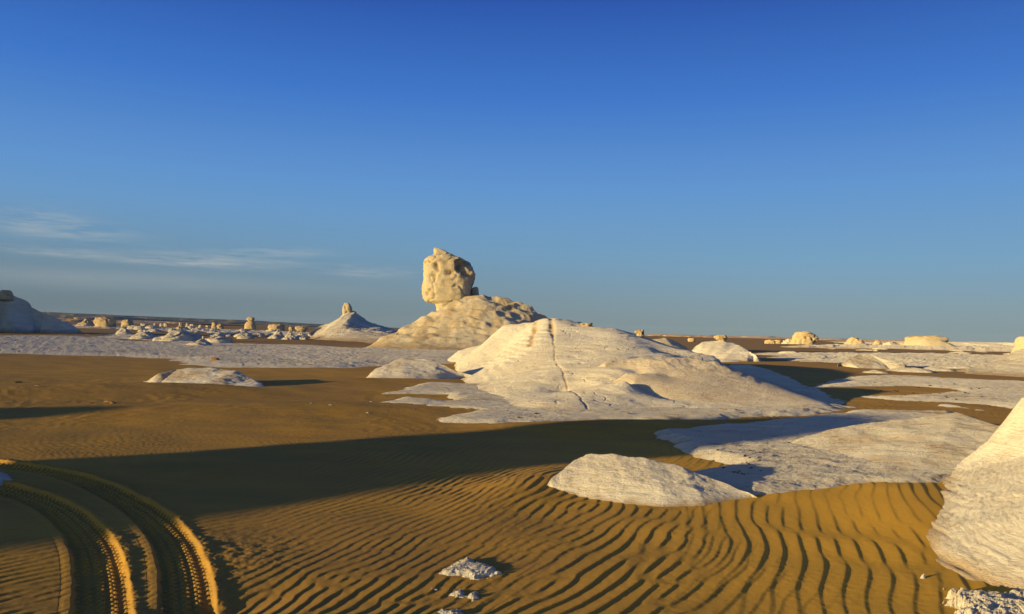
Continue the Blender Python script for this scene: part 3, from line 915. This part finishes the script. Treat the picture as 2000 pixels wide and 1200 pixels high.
def far_rock(l, r, t, b, prof, label, mat=None, cat='rock', name='rock', Y=None, seed=None, amp=None, dk=0.8, **kw):
    g = ground((l + r) / 2, b)
    Y = Y or g[1]
    w = (r - l) * Y / F
    rock(name, simple(l, r, t, b, prof), Y, mat or M_ROCK, label, cat, FARG, amp=amp if amp is not None else 0.24 * w, sc=0.42 * w, rwv=0.1 * w, seed=seed or int(l * 3 + t), na=44, dk=dk, sub=4)


far_rock(153, 183, 624, 638, RIDGE, 'ragged yellowish rock nearest to the shaded hill at the left edge, in the distance', dk=1.2)
far_rock(186, 224, 621, 641, BLOCK, 'widest distant ragged rock, between the shaded left hill and the dome-shaped block', amp=1.1)
far_rock(237, 260, 625, 639, DOME, 'dark-sided dome-shaped block in the distance right of the widest ragged rock')
far_rock(225, 259, 639, 655, CONE, 'small white cone with a stub on top below the distant dome-shaped block', M_FARW, 'mound', 'chalk_mound')
far_rock(258, 305, 649, 663, RIDGE, 'low white ridge-shaped mound with a smooth left flank on the left plain', M_FARW, 'mound', 'chalk_mound', dk=1.4)
far_rock(312, 386, 646, 666, RIDGE, 'broad gullied chalk mound in the left middle distance', M_FARW, 'mound', 'chalk_mound', dk=1.2, amp=1.0)
far_rock(356, 412, 663, 677, [(0, .68, .74), (.25, .55, .85), (.55, .3, .95), (.85, .05, 1.0), (1.2, -.05, 1.1)], 'white chalk mound with a tiny pinnacle on its right shoulder', M_FARW, 'mound', 'chalk_mound', dk=1.0, amp=.35)
far_rock(394.5, 399, 656.5, 667, TOWER, 'tiny white pinnacle standing on a low chalk mound on the left plain', M_FARW, Y=ground(384, 677)[1])
far_rock(402, 452, 658, 672, DOME, 'low blue-shaded mound just right of the tiny pinnacle', M_FARW, 'mound', 'chalk_mound', dk=1.2)
far_rock(349.5, 357, 630, 640, TOWER, 'small upright block-shaped rock on a pale cone on the far left plain')
far_rock(340, 360, 638, 647, CONE, 'pale little cone under the small upright block on the far left plain', M_ROCK, 'mound', 'chalk_mound')
far_rock(413.5, 423, 630, 644, TOWER, 'slender leaning rock spire with a dark hump behind it')
far_rock(420, 437, 633, 643, RIDGE, 'dark hump-shaped rock right behind the slender leaning spire', Y=300)
far_rock(478, 499, 629, 643, [(0, .22, .9), (.2, .1, .94), (.5, .02, .97), (1.15, -.05, 1.04)], 'lower bulging block of the stacked rock tower that stands above the plateau line', amp=.5)
far_rock(482, 497, 620, 631, CAP, 'upper cap block of the stacked rock tower that stands above the plateau line', Y=ground(488, 643)[1], amp=.4)
far_rock(524, 555, 634, 647, BLOCK, 'square yellow rock with a dark hollow, right of the stacked tower', amp=.6)
far_rock(529, 557, 645, 661, CONE, 'white cone directly below the square yellow hollow rock', M_FARW, 'mound', 'chalk_mound')
far_rock(564, 573, 639, 649, CAP, 'small nub rock on a pale cone between the two flat yellow rocks')
far_rock(557, 577, 647, 660, CONE, 'pale cone under the small nub rock', M_FARW, 'mound', 'chalk_mound')
far_rock(577, 600, 638, 650, CAP, 'flat cap rock on a narrow neck at the left of the thumb-like formation')
far_rock(580, 597, 648, 657, CONE, 'white base mound under the flat cap rock with the narrow neck', M_FARW, 'mound', 'chalk_mound')
TINY = 'tiny pale rock in the row of specks on the far brown plain at left'
for l, r, t, b, pf in [(275, 287, 632.5, 636, BLOCK), (300, 305, 631.5, 636.5, DOME), (312, 318, 632, 637, DOME), (320, 328, 632, 637.5, BLOCK), (363, 368, 632, 638, TOWER), (371, 380, 633.5, 638.5, BLOCK), (388, 395, 635, 639, DOME), (402, 408, 636, 639, BLOCK)]:
    far_rock(l, r, t, b, pf, TINY, M_FARW, Y=420)
HUM = 'one of the low white hummocks crowded on the plain below the distant rocks at left'
_h = np.random.RandomState(5)
for k in range(56):
    px = _h.uniform(262, 600); py = 641 + (px - 262) * 0.036 + _h.uniform(-2, 13) * (1 if px > 380 else .55)
    w = _h.uniform(10, 34); h = _h.uniform(2.5, 8)
    far_rock(px - w / 2, px + w / 2, py - h, py, [DOME, CONE, RIDGE][k % 3], HUM, M_FARW, 'hummock', 'chalk_hummock', seed=300 + k, dk=1.2)

# right half
far_rock(1344, 1357.5, 661, 668, BLOCK, 'small square rock on the far plain just right of the hill end')
far_rock(1494, 1514, 664, 671.5, DOME, 'left one of two joined low yellow rocks beside the big craggy rock')
far_rock(1512, 1526, 664.5, 671.5, BLOCK, 'right smaller one of two joined low yellow rocks beside the big craggy rock')
far_rock(1526, 1552, 662.5, 672, RIDGE, 'pale low rock touching the left side of the big craggy rock', M_FARW)
rock('rock', [(648, 1561, 1572), (650, 1554, 1582), (654, 1551, 1590), (658, 1549, 1595), (662, 1548, 1597), (667, 1546, 1594), (671, 1543, 1588), (676, 1540, 1589)], ground(1570, 673)[1], M_ROCK,
     'big craggy yellow rock with a pitted dark right side on the right plain', 'rock', FARG, amp=0.8, sc=2.4, seed=402, na=70, pits=[(1568, 660, 3, .8), (1580, 663, 3, .8), (1587, 667, 3, .8)])
far_rock(1652, 1689, 660, 678, [(0, .35, .5), (.15, .24, .66), (.4, .1, .86), (.7, .02, .97), (1.15, 0, 1.02)], 'smooth dome-shaped yellow rock between the craggy rock and the flat mesa')
far_rock(1705, 1723, 664, 674, CONE, 'little pale cone-shaped rock left of the flat mesa')
far_rock(1724, 1748, 668.5, 675, RIDGE, 'low white hump between the pale cone and the flat mesa', M_FARW)
far_rock(1759, 1769, 670, 678, BLOCK, 'small knob rock at the left foot of the flat mesa')
ms = empty('rock_formation', (at_x(1810, 210), 210, 0))
tag(ms, 'flat-topped yellow mesa with a jagged cap and smooth skirt on the right plain', 'rock formation')
rock('cap', [(657, 1786, 1826), (658.5, 1776, 1838), (661, 1772, 1846), (664, 1771.5, 1850), (667, 1771, 1848), (671, 1771, 1842), (676, 1770, 1840)], 210, M_ROCK, None, parent=ms, amp=0.7, sc=2.2, seed=405, na=80, dk=0.7, pits=[(1846, 664, 3, .8)])
rock('skirt', [(662, 1790, 1822), (666, 1780, 1838), (671, 1772, 1848), (676, 1766, 1860), (680, 1755, 1872), (684, 1750, 1880)], 207.5, M_CREAM, None, parent=ms, amp=0.4, sc=3, seed=406, na=60, dk=0.7)
# mushroom rock on its mound behind the hill
loft('chalk_mound', [(1330, 694, 60), (1352, 681, 61), (1372, 669, 62), (1395, 667, 62.5), (1420, 668, 62.5), (1440, 673, 62.5), (1460, 685, 60), (1478, 697, 57), (1492, 704, 56)],
     [(1330, 699), (1370, 703), (1410, 706), (1460, 707), (1494, 705)], M_HILL, 'smooth rounded chalk mound half in shade behind the right shoulder of the big hill', p=0.9, back=1.0, seed=411, amp=0.12, rs=1.2, nu=120, nv=40, bury=0.2)
far_rock(1395, 1419, 655, 668.5, [(0, .25, .9), (.12, .04, 1), (.35, 0, .98), (.55, .12, .95), (.75, .3, .93), (1.15, .3, .95)], 'mushroom-shaped yellow rock standing on the rounded mound behind the hill', Y=62.5)
far_rock(1133, 1157, 632, 638.5, [(0, .1, .98), (.3, .0, 1.0), (.6, .12, .9), (1.3, .1, 1.0)], 'thin cap slab lying on the crest of the big hill right of its peak', Y=33.2)
far_rock(1240, 1258, 645, 655, [(0, .3, .9), (.12, .04, .98), (.4, 0, .96), (.7, .2, .94), (1.2, .2, 1)], 'small square block perched on the right shoulder of the big hill', Y=31.2)
loft('chalk_mound', [(1258, 672, 66), (1275, 664, 67), (1300, 661, 67), (1318, 667, 67), (1335, 677, 66), (1348, 684, 64)], [(1258, 686), (1300, 690), (1350, 692)], M_RUBBLE, 'grey crumbly hump peeping over the right shoulder of the big hill', p=.8, back=1, seed=415, amp=.15, rs=1, nu=70, nv=26)
# mounds of the right plain
loft('chalk_mound', [(1630, 715, 47), (1655, 704, 48), (1680, 693, 49), (1695, 692, 49), (1715, 699, 48.5), (1745, 707, 48), (1780, 716, 46)],
     [(1630, 718), (1680, 722), (1740, 723), (1782, 719)], M_FARW, 'low peaked white mound with a brown crest in the middle of the right plain', p=1.1, back=1.0, seed=421, amp=0.16, rs=1.3, nu=110, nv=40, stain=0.4, bury=.2)
loft('chalk_mound', [(1560, 712, 51), (1572, 708.5, 51.5), (1583, 707, 51.5), (1595, 711, 51), (1604, 714, 50)], [(1560, 714), (1582, 716), (1604, 715)], M_FARW, 'tiny cream mound on the sand left of the peaked white mound', p=1, back=1, seed=422, amp=.08, rs=.7, nu=50, nv=20)
ek = empty('rock_formation', (at_x(2010, 52), 52, 0))
tag(ek, 'white mound with an upright yellow knob at the right edge', 'rock formation')
loft('rock_base', [(1880, 727, 44), (1905, 717, 47), (1935, 708, 49), (1965, 695, 51), (1985, 684, 52), (2010, 676, 52), (2060, 684, 51), (2110, 705, 49), (2160, 735, 45)],
     [(1875, 729), (1930, 733), (2000, 737), (2080, 740), (2165, 742)], M_FARW, None, parent=ek, p=1.05, back=1, seed=424, amp=.16, rs=1.4, nu=120, nv=44, bury=.2)
rock('rock_head', [(657.5, 1994, 2012), (660, 1990, 2018), (665, 1987, 2024), (671, 1985.5, 2026), (677, 1986, 2026), (684, 1982, 2030), (694, 1976, 2036)], 52, M_CREAM, None, parent=ek, amp=.15, sc=.9, seed=425, na=50)
HUM2 = 'one of the low white chalk hummocks scattered over the right plain'
for k in range(40):
    py = _h.uniform(678, 732); px = _h.uniform(1500 + (py - 678) * 2.2, 1990)
    s = (py - 660) / 40
    w = _h.uniform(14, 60) * s; h = _h.uniform(2.0, 5.5) * s
    far_rock(px - w / 2, px + w / 2, py - h, py, [DOME, CONE, RIDGE][k % 3], HUM2, M_FARW, 'hummock', 'chalk_hummock', seed=500 + k, dk=0.9, amp=0.05 * w * ground(px, py)[1] / F * 1.5)


# ------------------------------------------------------------------ far plateau and far pale hills
def far_wall(name, pts, Y, mat, seed, nu=400, nv=14, depth=600, amp=10):
    C = lin_poly([at(px, py, Y) for px, py in pts], nu)
    rows = []
    for k, v in enumerate(np.linspace(0, 1, nv)):
        q = C.copy(); q[:, 2] = -3 + (C[:, 2] + 3) * v ** 0.8; q[:, 1] = Y - depth * (1 - v); rows.append(q)
    for k, v in enumerate(np.linspace(1, 0, 5)[1:]):
        q = C.copy(); q[:, 2] = -3 + (C[:, 2] + 3) * v; q[:, 1] = Y + depth * 6 * (1 - v); rows.append(q)
    V = np.array(rows)
    n = fbm2(V[..., 0] / (depth * .7), V[..., 1] / (depth * 1.2) + V[..., 2] / 80, 5, seed, .6, True)
    V[..., 1] += 0.4 * depth * (n - .3); V[..., 2] += amp * fbm2(V[..., 0] / (depth * .5), V[..., 1] / depth, 4, seed + 4) * np.linspace(0, 1, len(rows))[:, None] ** 0
    o = mk(name, V.reshape(-1, 3), grid_faces(len(rows), nu), mat)
    return tag(o, kind='structure')


far_wall('plateau', [(-900, 590), (-300, 603), (60, 609), (150, 612), (260, 617), (380, 622), (480, 626), (560, 630), (640, 634), (720, 638), (800, 642), (850, 646), (880, 650)], 7000, M_PLATEAU, 601, depth=500, amp=5)
far_wall('hills', [(1180, 652.5), (1250, 653), (1300, 653.6), (1340, 655), (1400, 656.3), (1450, 657), (1520, 658.6), (1600, 661), (1680, 663.3), (1760, 665.5), (1860, 668), (2000, 671.5), (2300, 679)], 1500, M_FARHILL, 602, depth=250, amp=3.0)
far_wall('hills', [(1650, 670), (1700, 669), (1770, 668), (1850, 669), (1900, 668.5), (1960, 669), (2050, 671), (2300, 677)], 420, M_FARW, 603, depth=60, amp=.5)
far_wall('hills', [(120, 622), (180, 619), (200, 617), (215, 618), (240, 624), (300, 628), (350, 631)], 1600, M_FARHILL, 604, depth=200, amp=3)


# ------------------------------------------------------------------ small things on the ground
def outcrop(pix, h, label, seed, rough=0.6, name='chalk_outcrop', mat=None, rs=0.05, res=150, stain=0.0, ang=0.6):
    P = np.array([ground(*p)[:2] for p in pix])
    x0, x1, y0, y1 = P[:, 0].min() - .05, P[:, 0].max() + .05, P[:, 1].min() - .05, P[:, 1].max() + .05
    x, y = np.meshgrid(np.linspace(x0, x1, res), np.linspace(y0, y1, res))
    sd = poly_sd(x, y, P)
    u = x * math.cos(ang) + y * math.sin(ang); v = -x * math.sin(ang) + y * math.cos(ang)
    d = sd + 0.012 + 0.075 * fbm2(u / .13, v / .05, 5, seed, .65)
    z = zs(x, y) * 0.3 + -0.03 + (h + 0.03) * sstep(-0.02, 0.10, d)
    fl = fbm2(u / (rs * 2.2), v / rs, 4, seed + 2, .6, True)
    z = z + h * rough * (fl - 0.1) * sstep(-.01, .06, d)
    z = z + 0.35 * h * np.floor(3 * fbm2(u / (rs * 3), v / (rs * 2), 3, seed + 5)) / 3 * sstep(0, .06, d)
    st = stain * sstep(0, .4, fbm2(x / .1, y / .1, 3, seed + 8))
    keep_v = (d > -0.035).ravel()
    V = np.stack([x, y, z], -1).reshape(-1, 3); Fq = grid_faces(*x.shape)
    V, Fq, a = compact(V, Fq, keep_v[Fq].all(1), {'stain': st})
    o = mk(name, V, Fq, mat or M_CHALK, attr=a, smooth=False)
    return tag(o, label, 'outcrop')


outcrop([(850, 1117), (875, 1105), (900, 1092), (918, 1087), (935, 1100), (960, 1102), (972, 1112), (990, 1122), (950, 1128), (925, 1133), (895, 1124), (865, 1122)], 0.020,
        'largest ragged white chalk outcrop breaking through the ripples at the bottom', 701)
outcrop([(872, 1158), (890, 1150), (905, 1145), (912, 1158), (930, 1150), (943, 1168), (925, 1174), (905, 1167), (885, 1166)], 0.016, 'forked ragged white chalk scrap below the largest outcrop at the bottom', 702)
outcrop([(836, 1146), (850, 1144), (862, 1147), (856, 1151), (842, 1150)], 0.010, 'tiny white chalk chip left of the forked scrap at the bottom', 703, res=60)
outcrop([(848, 1192), (862, 1186), (880, 1190), (905, 1188), (915, 1206), (880, 1212), (850, 1205)], 0.015, 'white chalk scrap half cut off by the bottom edge', 704)
outcrop([(1787, 1122), (1800, 1123), (1812, 1130), (1804, 1133)], 0.03, 'single thin white flake lying on the orange sand near the right slope', 705, res=60)
outcrop([(1838, 1148), (1846, 1149), (1848, 1153), (1840, 1152)], 0.02, 'smallest white flake on the sand above the broken slabs at lower right', 706, res=40)
outcrop([(1838, 1165), (1870, 1160), (1905, 1166), (1960, 1168), (2010, 1163), (2060, 1180), (2080, 1230), (1900, 1230), (1860, 1205), (1875, 1190), (1842, 1180), (1855, 1172)], 0.05,
        'heap of broken cream chalk slabs in the lower right corner', 707, rough=0.75, mat=M_CHALK, rs=0.12, res=220, stain=.35)

# brown boulders on the apron
for px, py, w, lab in ((1200, 777, 15, 'small brown rock lying on the white slope right of the long crack'), (1098, 814, 19, 'small brown ledge rock on the white apron left of the long crack'),
                       (420, 704, 17, 'yellow-brown lump on the wide white flat at left')):
    Y = ground(px, py + 4)[1]
    Y = {1200: 19.2, 1098: 16.4}.get(px, Y)
    rock('brown_rock', simple(px - w / 2, px + w / 2, py - 5, py + 4, [(0, .1, .7), (.15, .0, .95), (.5, .02, 1), (1.3, .0, 1.0)]), Y, M_BROWN, lab, 'rock', amp=0.03, sc=0.15, seed=800 + px, na=36)


# small dark stones on the white ground, one object each
def stone_mesh(seed):
    r = np.random.RandomState(seed)
    th = np.linspace(0, 2 * np.pi, 10, endpoint=False); ph = np.linspace(-1.2, 1.2, 6)
    x = np.cos(ph)[:, None] * np.cos(th)[None]; y = np.cos(ph)[:, None] * np.sin(th)[None]; z = np.sin(ph)[:, None] + 0 * x
    d = 1 + 0.35 * fbm3(x * 1.5, y * 1.5, z * 1.5, 2, seed)
    V = np.stack([x * d * 1.25, y * d * 0.8, (z * d) * 0.6 + .35], -1).reshape(-1, 3)
    me = bpy.data.meshes.new('dark_stone'); set_mesh(me, V, grid_faces(6, 10, True), smooth=False); me.materials.append(M_PEBBLE)
    bmn = me
    return bmn


STONES = [stone_mesh(900 + k) for k in range(5)]
_s = np.random.RandomState(31)


def stones(n, poly, label, group, s0, s1):
    P = np.array(poly, float); k = 0
    pts = []
    while k < n:
        px = _s.uniform(P[:, 0].min(), P[:, 0].max()); py = _s.uniform(P[:, 1].min(), P[:, 1].max())
        if poly_sd(np.array([px]), np.array([py]), P)[0] > 0:
            pts.append(ground(px, py, 0.04)); k += 1
    pts = np.array(pts)
    Z = gz(pts[:, 0], pts[:, 1])
    for i, p in enumerate(pts):
        o = bpy.data.objects.new('dark_stone', STONES[i % 5]); col.objects.link(o)
        s = _s.uniform(s0, s1); o.scale = (s, s, s * _s.uniform(.7, 1.2)); o.rotation_euler = (0, 0, _s.uniform(0, 6.28))
        zz = Z[i]
        hit = None
        o.location = (p[0], p[1], zz - 0.15 * s)
        tag(o, label, 'stone', group)


stones(46, [(1350, 880), (1560, 860), (1640, 850), (1600, 900), (1480, 935), (1400, 935)], 'small dark stone strewn on the near part of the white field', 'dark stones on the white field', 0.008, 0.021)
stones(30, [(1580, 750), (1700, 738), (1900, 750), (1980, 790), (1880, 786), (1720, 770)], 'small dark stone strewn on the white strips of the right plain', 'dark stones on the right plain', 0.02, 0.045)

def chips(n, poly, label, group, s0, s1, mat):
    meshes = []
    for k in range(3):
        m2 = STONES[k].copy(); m2.name = 'chalk_chip'; m2.materials.clear(); m2.materials.append(mat); meshes.append(m2)
    P = np.array(poly, float); pts = []
    while len(pts) < n:
        px = _s.uniform(P[:, 0].min(), P[:, 0].max()); py = _s.uniform(P[:, 1].min(), P[:, 1].max())
        if poly_sd(np.array([px]), np.array([py]), P)[0] > 0: pts.append(ground(px, py, 0.0))
    pts = np.array(pts); Z = gz(pts[:, 0], pts[:, 1])
    for i, p in enumerate(pts):
        o = bpy.data.objects.new('chalk_chip', meshes[i % 3]); col.objects.link(o)
        s = _s.uniform(s0, s1); o.scale = (s * 1.5, s, s * 0.6); o.rotation_euler = (0, 0, _s.uniform(0, 6.28)); o.location = (p[0], p[1], Z[i] - 0.1 * s)
        tag(o, label, 'stone', group)


chips(6, [(560, 760), (720, 765), (820, 800), (760, 830), (600, 810)], 'tiny chalk chip lying on the brown sand left of the big hill', 'chalk chips on the left sand', 0.015, 0.04, M_CHALK)
chips(5, [(20, 740), (260, 700), (280, 780), (200, 800), (20, 790)], 'tiny brown clod on the sand between the left mound and the left edge', 'clods on the left sand', 0.03, 0.08, M_BROWN)
chips(18, [(960, 775), (1330, 790), (1480, 812), (1200, 826), (960, 825)], 'small brown stone on the white apron at the foot of the big hill', 'brown stones on the apron', 0.02, 0.05, M_BROWN)

# ------------------------------------------------------------------ rocks beside the photographer whose shadows fall into the view
def caster(name, s0, rows, label, seed, thick=1.6):
    """rows: (height, n_low, n_high) across the shadow direction, standing at s0 along it"""
    R = np.array(rows, float); hs = np.linspace(R[0, 0], R[-1, 0], 60)
    a = np.interp(hs, R[:, 0], R[:, 1]); b = np.interp(hs, R[:, 0], R[:, 2])
    th = np.linspace(0, 2 * np.pi, 64, endpoint=False); cs, sn = np.cos(th), np.sin(th)
    V = []
    for h, l, r in zip(hs, a, b):
        c = (l + r) / 2; hw = (r - l) / 2
        n = c + hw * np.sign(cs) * np.abs(cs) ** .8; s = s0 + thick * min(1, hw) * sn
        V.append(np.stack([SD[0] * s + SN[0] * n, SD[1] * s + SN[1] * n, h + 0 * n], 1))
    V = np.array(V); d = 0.12 * fbm3(V[..., 0], V[..., 1], V[..., 2], 4, seed)
    V[..., 0] += d; V[..., 1] += d
    Va = np.vstack([V.reshape(-1, 3), V[-1] * 0.1 + V[-1].mean(0, keepdims=True) * 0.9])
    o = mk(name, Va, grid_faces(61, 64, True), M_CREAM, origin=(*V[0].mean(0)[:2], 0))
    return tag(o, label, 'rock')


TE = math.tan(SUN_EL)
S0 = -20.0
H = lambda s: (s - S0) * TE
caster('shade_rock', S0, [(-.3, 4.5, 14.0), (1.2, 6.0, 12.6), (H(0), 7.0, 11.4), (H(1.4), 7.5, 11.4), (H(5.9), 8.3, 11.6), (H(9), 8.35, 11.8), (H(12), 8.55, 11.7), (H(15), 9.2, 11.2), (H(16.3), 9.9, 10.6)],
       'tall cream rock outside the left edge that casts the long shadow across the sand', 901)
caster('shade_rock', -20, [(-.3, 13.0, 20.5), (1.2, 14.6, 19.4), (H(-5), 15.3, 19), (H(-2), 15.7, 18.6), (H(1), 16.2, 17.9), (H(2.6), 16.7, 17.3)],
       'lower cream rock left of the view, casting the short shadow on the left sand', 902)
# hill outside the left edge, shading the chalk hill and the flat before it
def outside_hill(px, Y, w, h, d, label, seed):
    cx = px
    g = np.linspace(-1.1, 1.1, 60)
    U, Vv = np.meshgrid(g, g)
    rr = np.hypot(U, Vv)
    z = h * (1 - sstep(0, 1.0, rr)) + 0.1 * h * fbm2(U * 3, Vv * 3, 4, seed) * sstep(1.05, .5, rr) - .3
    V = np.stack([cx + U * w, Y + Vv * d, z], -1).reshape(-1, 3)
    o = mk('chalk_hill', V, grid_faces(60, 60), M_FARW)
    return tag(o, label, 'hill')


outside_hill(-88.5, 95, 18, 10.5, 18, 'white chalk hill outside the left edge that shades the hill in view', 911)

# ------------------------------------------------------------------ the air
def build_haze():
    hx, y0, y1, z0, z1 = 12500.0, -3000.0, 14500.0, -60.0, 150.0
    V = [(-hx, y0, z0), (hx, y0, z0), (hx, y1, z0), (-hx, y1, z0), (-hx, y0, z1), (hx, y0, z1), (hx, y1, z1), (-hx, y1, z1)]
    Fq = [(0, 3, 2, 1), (4, 5, 6, 7), (0, 1, 5, 4), (1, 2, 6, 5), (2, 3, 7, 6), (3, 0, 4, 7)]
    m = bpy.data.materials.new('haze'); m.use_nodes = True
    nt = m.node_tree; nt.nodes.clear()
    o = nt.nodes.new('ShaderNodeOutputMaterial'); v = nt.nodes.new('ShaderNodeVolumePrincipled')
    v.inputs['Color'].default_value = (0.42, 0.62, 1.0, 1); v.inputs['Density'].default_value = 0.000022; v.inputs['Anisotropy'].default_value = 0.0
    nt.links.new(v.outputs[0], o.inputs['Volume'])
    ob = mk('haze', V, Fq, m, smooth=False, origin=(0, 0, 0)); tag(ob, kind='stuff')


build_haze()

# ------------------------------------------------------------------ sky, sun, camera
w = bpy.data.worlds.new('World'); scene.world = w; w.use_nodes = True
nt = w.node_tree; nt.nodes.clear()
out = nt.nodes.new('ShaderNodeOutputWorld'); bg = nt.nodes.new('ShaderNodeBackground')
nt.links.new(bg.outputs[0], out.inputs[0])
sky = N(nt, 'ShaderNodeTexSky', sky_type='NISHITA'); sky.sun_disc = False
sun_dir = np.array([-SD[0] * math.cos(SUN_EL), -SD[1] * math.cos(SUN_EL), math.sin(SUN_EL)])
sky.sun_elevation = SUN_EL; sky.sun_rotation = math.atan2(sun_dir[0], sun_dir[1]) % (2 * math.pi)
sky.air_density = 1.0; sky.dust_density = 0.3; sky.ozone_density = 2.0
# the evening sky away from the sun: deep blue overhead, greyer towards the horizon; a little of the physical sky mixed in
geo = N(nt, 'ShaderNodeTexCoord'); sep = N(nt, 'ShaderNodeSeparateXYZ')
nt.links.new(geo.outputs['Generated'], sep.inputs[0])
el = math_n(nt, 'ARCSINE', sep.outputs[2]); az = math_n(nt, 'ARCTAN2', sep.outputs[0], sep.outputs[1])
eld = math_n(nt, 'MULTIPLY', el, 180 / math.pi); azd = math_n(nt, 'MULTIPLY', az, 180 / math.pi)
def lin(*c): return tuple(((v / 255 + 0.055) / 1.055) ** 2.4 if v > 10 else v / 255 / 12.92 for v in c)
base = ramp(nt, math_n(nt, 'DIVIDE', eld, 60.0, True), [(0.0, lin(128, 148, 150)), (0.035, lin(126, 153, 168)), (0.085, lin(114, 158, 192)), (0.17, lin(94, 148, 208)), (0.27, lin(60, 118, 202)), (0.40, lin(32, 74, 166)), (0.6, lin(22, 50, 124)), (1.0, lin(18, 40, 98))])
# left side a touch greyer and darker near the horizon
lf_ = math_n(nt, 'MULTIPLY', ramp(nt, math_n(nt, 'DIVIDE', math_n(nt, 'ADD', azd, 40.0), 60.0, True), [(0.0, (1,) * 3), (1.0, (0,) * 3)]), ramp(nt, math_n(nt, 'DIVIDE', eld, 8.0, True), [(0.0, (0.95,) * 3), (1.0, (0,) * 3)]))
base = mixc(nt, lf_, base, lin(84, 104, 120))
# thin streaks of high cloud
cv = N(nt, 'ShaderNodeCombineXYZ'); nt.links.new(azd, cv.inputs[0]); nt.links.new(eld, cv.inputs[1])
def gauss(a0, e0, ra, re):
    dx = math_n(nt, 'MULTIPLY', math_n(nt, 'SUBTRACT', azd, a0), 1 / ra); dy = math_n(nt, 'MULTIPLY', math_n(nt, 'SUBTRACT', eld, e0), 1 / re)
    d2 = math_n(nt, 'ADD', math_n(nt, 'MULTIPLY', dx, dx), math_n(nt, 'MULTIPLY', dy, dy))
    return math_n(nt, 'EXPONENT', math_n(nt, 'MULTIPLY', d2, -1.0))
mask = gauss(-28.2, 5.6, 3.2, 0.55)
for g_ in [(-31, 6.2, 3, .7), (-29.5, 4.3, 3.5, .3), (-20, 4.35, 5.0, 0.42), (-16.5, 5.0, 3.5, 0.35), (-23, 4.0, 4.5, .3), (-10, 3.9, 3, .35), (-11.5, 4.3, .8, .2)]: mask = math_n(nt, 'ADD', mask, gauss(*g_))
streak = noise(nt, cv.outputs[0], 1.0, 6, 0.62, (0.16, 1.5, 1), (0, 0, -0.09))
fib = noise(nt, cv.outputs[0], 1.0, 5, 0.65, (0.5, 5.0, 1), (0, 0, -0.12))
sk = ramp(nt, math_n(nt, 'ADD', math_n(nt, 'MULTIPLY', streak, 0.7), math_n(nt, 'MULTIPLY', fib, 0.3)), [(0.42, (0,) * 3), (0.64, (1,) * 3)])
cl = math_n(nt, 'MULTIPLY', math_n(nt, 'MULTIPLY', mask, sk), 0.62, True)
low = math_n(nt, 'MULTIPLY', gauss(-26, 2.7, 13, 0.6), math_n(nt, 'ADD', 0.15, streak))
cl = math_n(nt, 'ADD', cl, math_n(nt, 'MULTIPLY', low, 0.38), True)
base = mixc(nt, cl, base, lin(176, 184, 186))
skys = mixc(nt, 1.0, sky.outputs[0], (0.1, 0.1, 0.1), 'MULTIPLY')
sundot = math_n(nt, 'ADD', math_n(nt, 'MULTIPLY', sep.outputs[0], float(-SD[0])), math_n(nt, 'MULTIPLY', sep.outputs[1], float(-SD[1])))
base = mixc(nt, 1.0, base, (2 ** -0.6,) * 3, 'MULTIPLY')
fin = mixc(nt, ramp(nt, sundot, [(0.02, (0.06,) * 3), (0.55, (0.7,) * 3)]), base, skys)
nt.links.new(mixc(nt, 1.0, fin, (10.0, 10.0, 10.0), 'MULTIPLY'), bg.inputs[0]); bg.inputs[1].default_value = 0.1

sl = bpy.data.lights.new('sun', 'SUN'); sl.energy = 5.0; sl.angle = math.radians(0.53); sl.color = (1.0, 0.72, 0.30)
so = bpy.data.objects.new('sun', sl); col.objects.link(so)
from mathutils import Vector, Matrix
so.rotation_euler = Vector(sun_dir).to_track_quat('Z', 'Y').to_euler(); so.location = (-30, -20, 20)

cam = bpy.data.cameras.new('camera'); co = bpy.data.objects.new('camera', cam); col.objects.link(co)
cam.sensor_fit = 'HORIZONTAL'; cam.angle = 2 * math.atan(1000 / F); cam.clip_start = 0.05; cam.clip_end = 60000
Mx = Matrix(((_r[0], _u[0], -_f[0], 0), (_r[1], _u[1], -_f[1], 0), (_r[2], _u[2], -_f[2], EYE), (0, 0, 0, 1)))
co.matrix_world = Mx
scene.camera = co
scene.view_settings.view_transform = 'Standard'; scene.view_settings.look = 'None'
scene.view_settings.exposure = 0.6; scene.view_settings.gamma = 1
scene.cycles.max_bounces = 6; scene.cycles.diffuse_bounces = 3
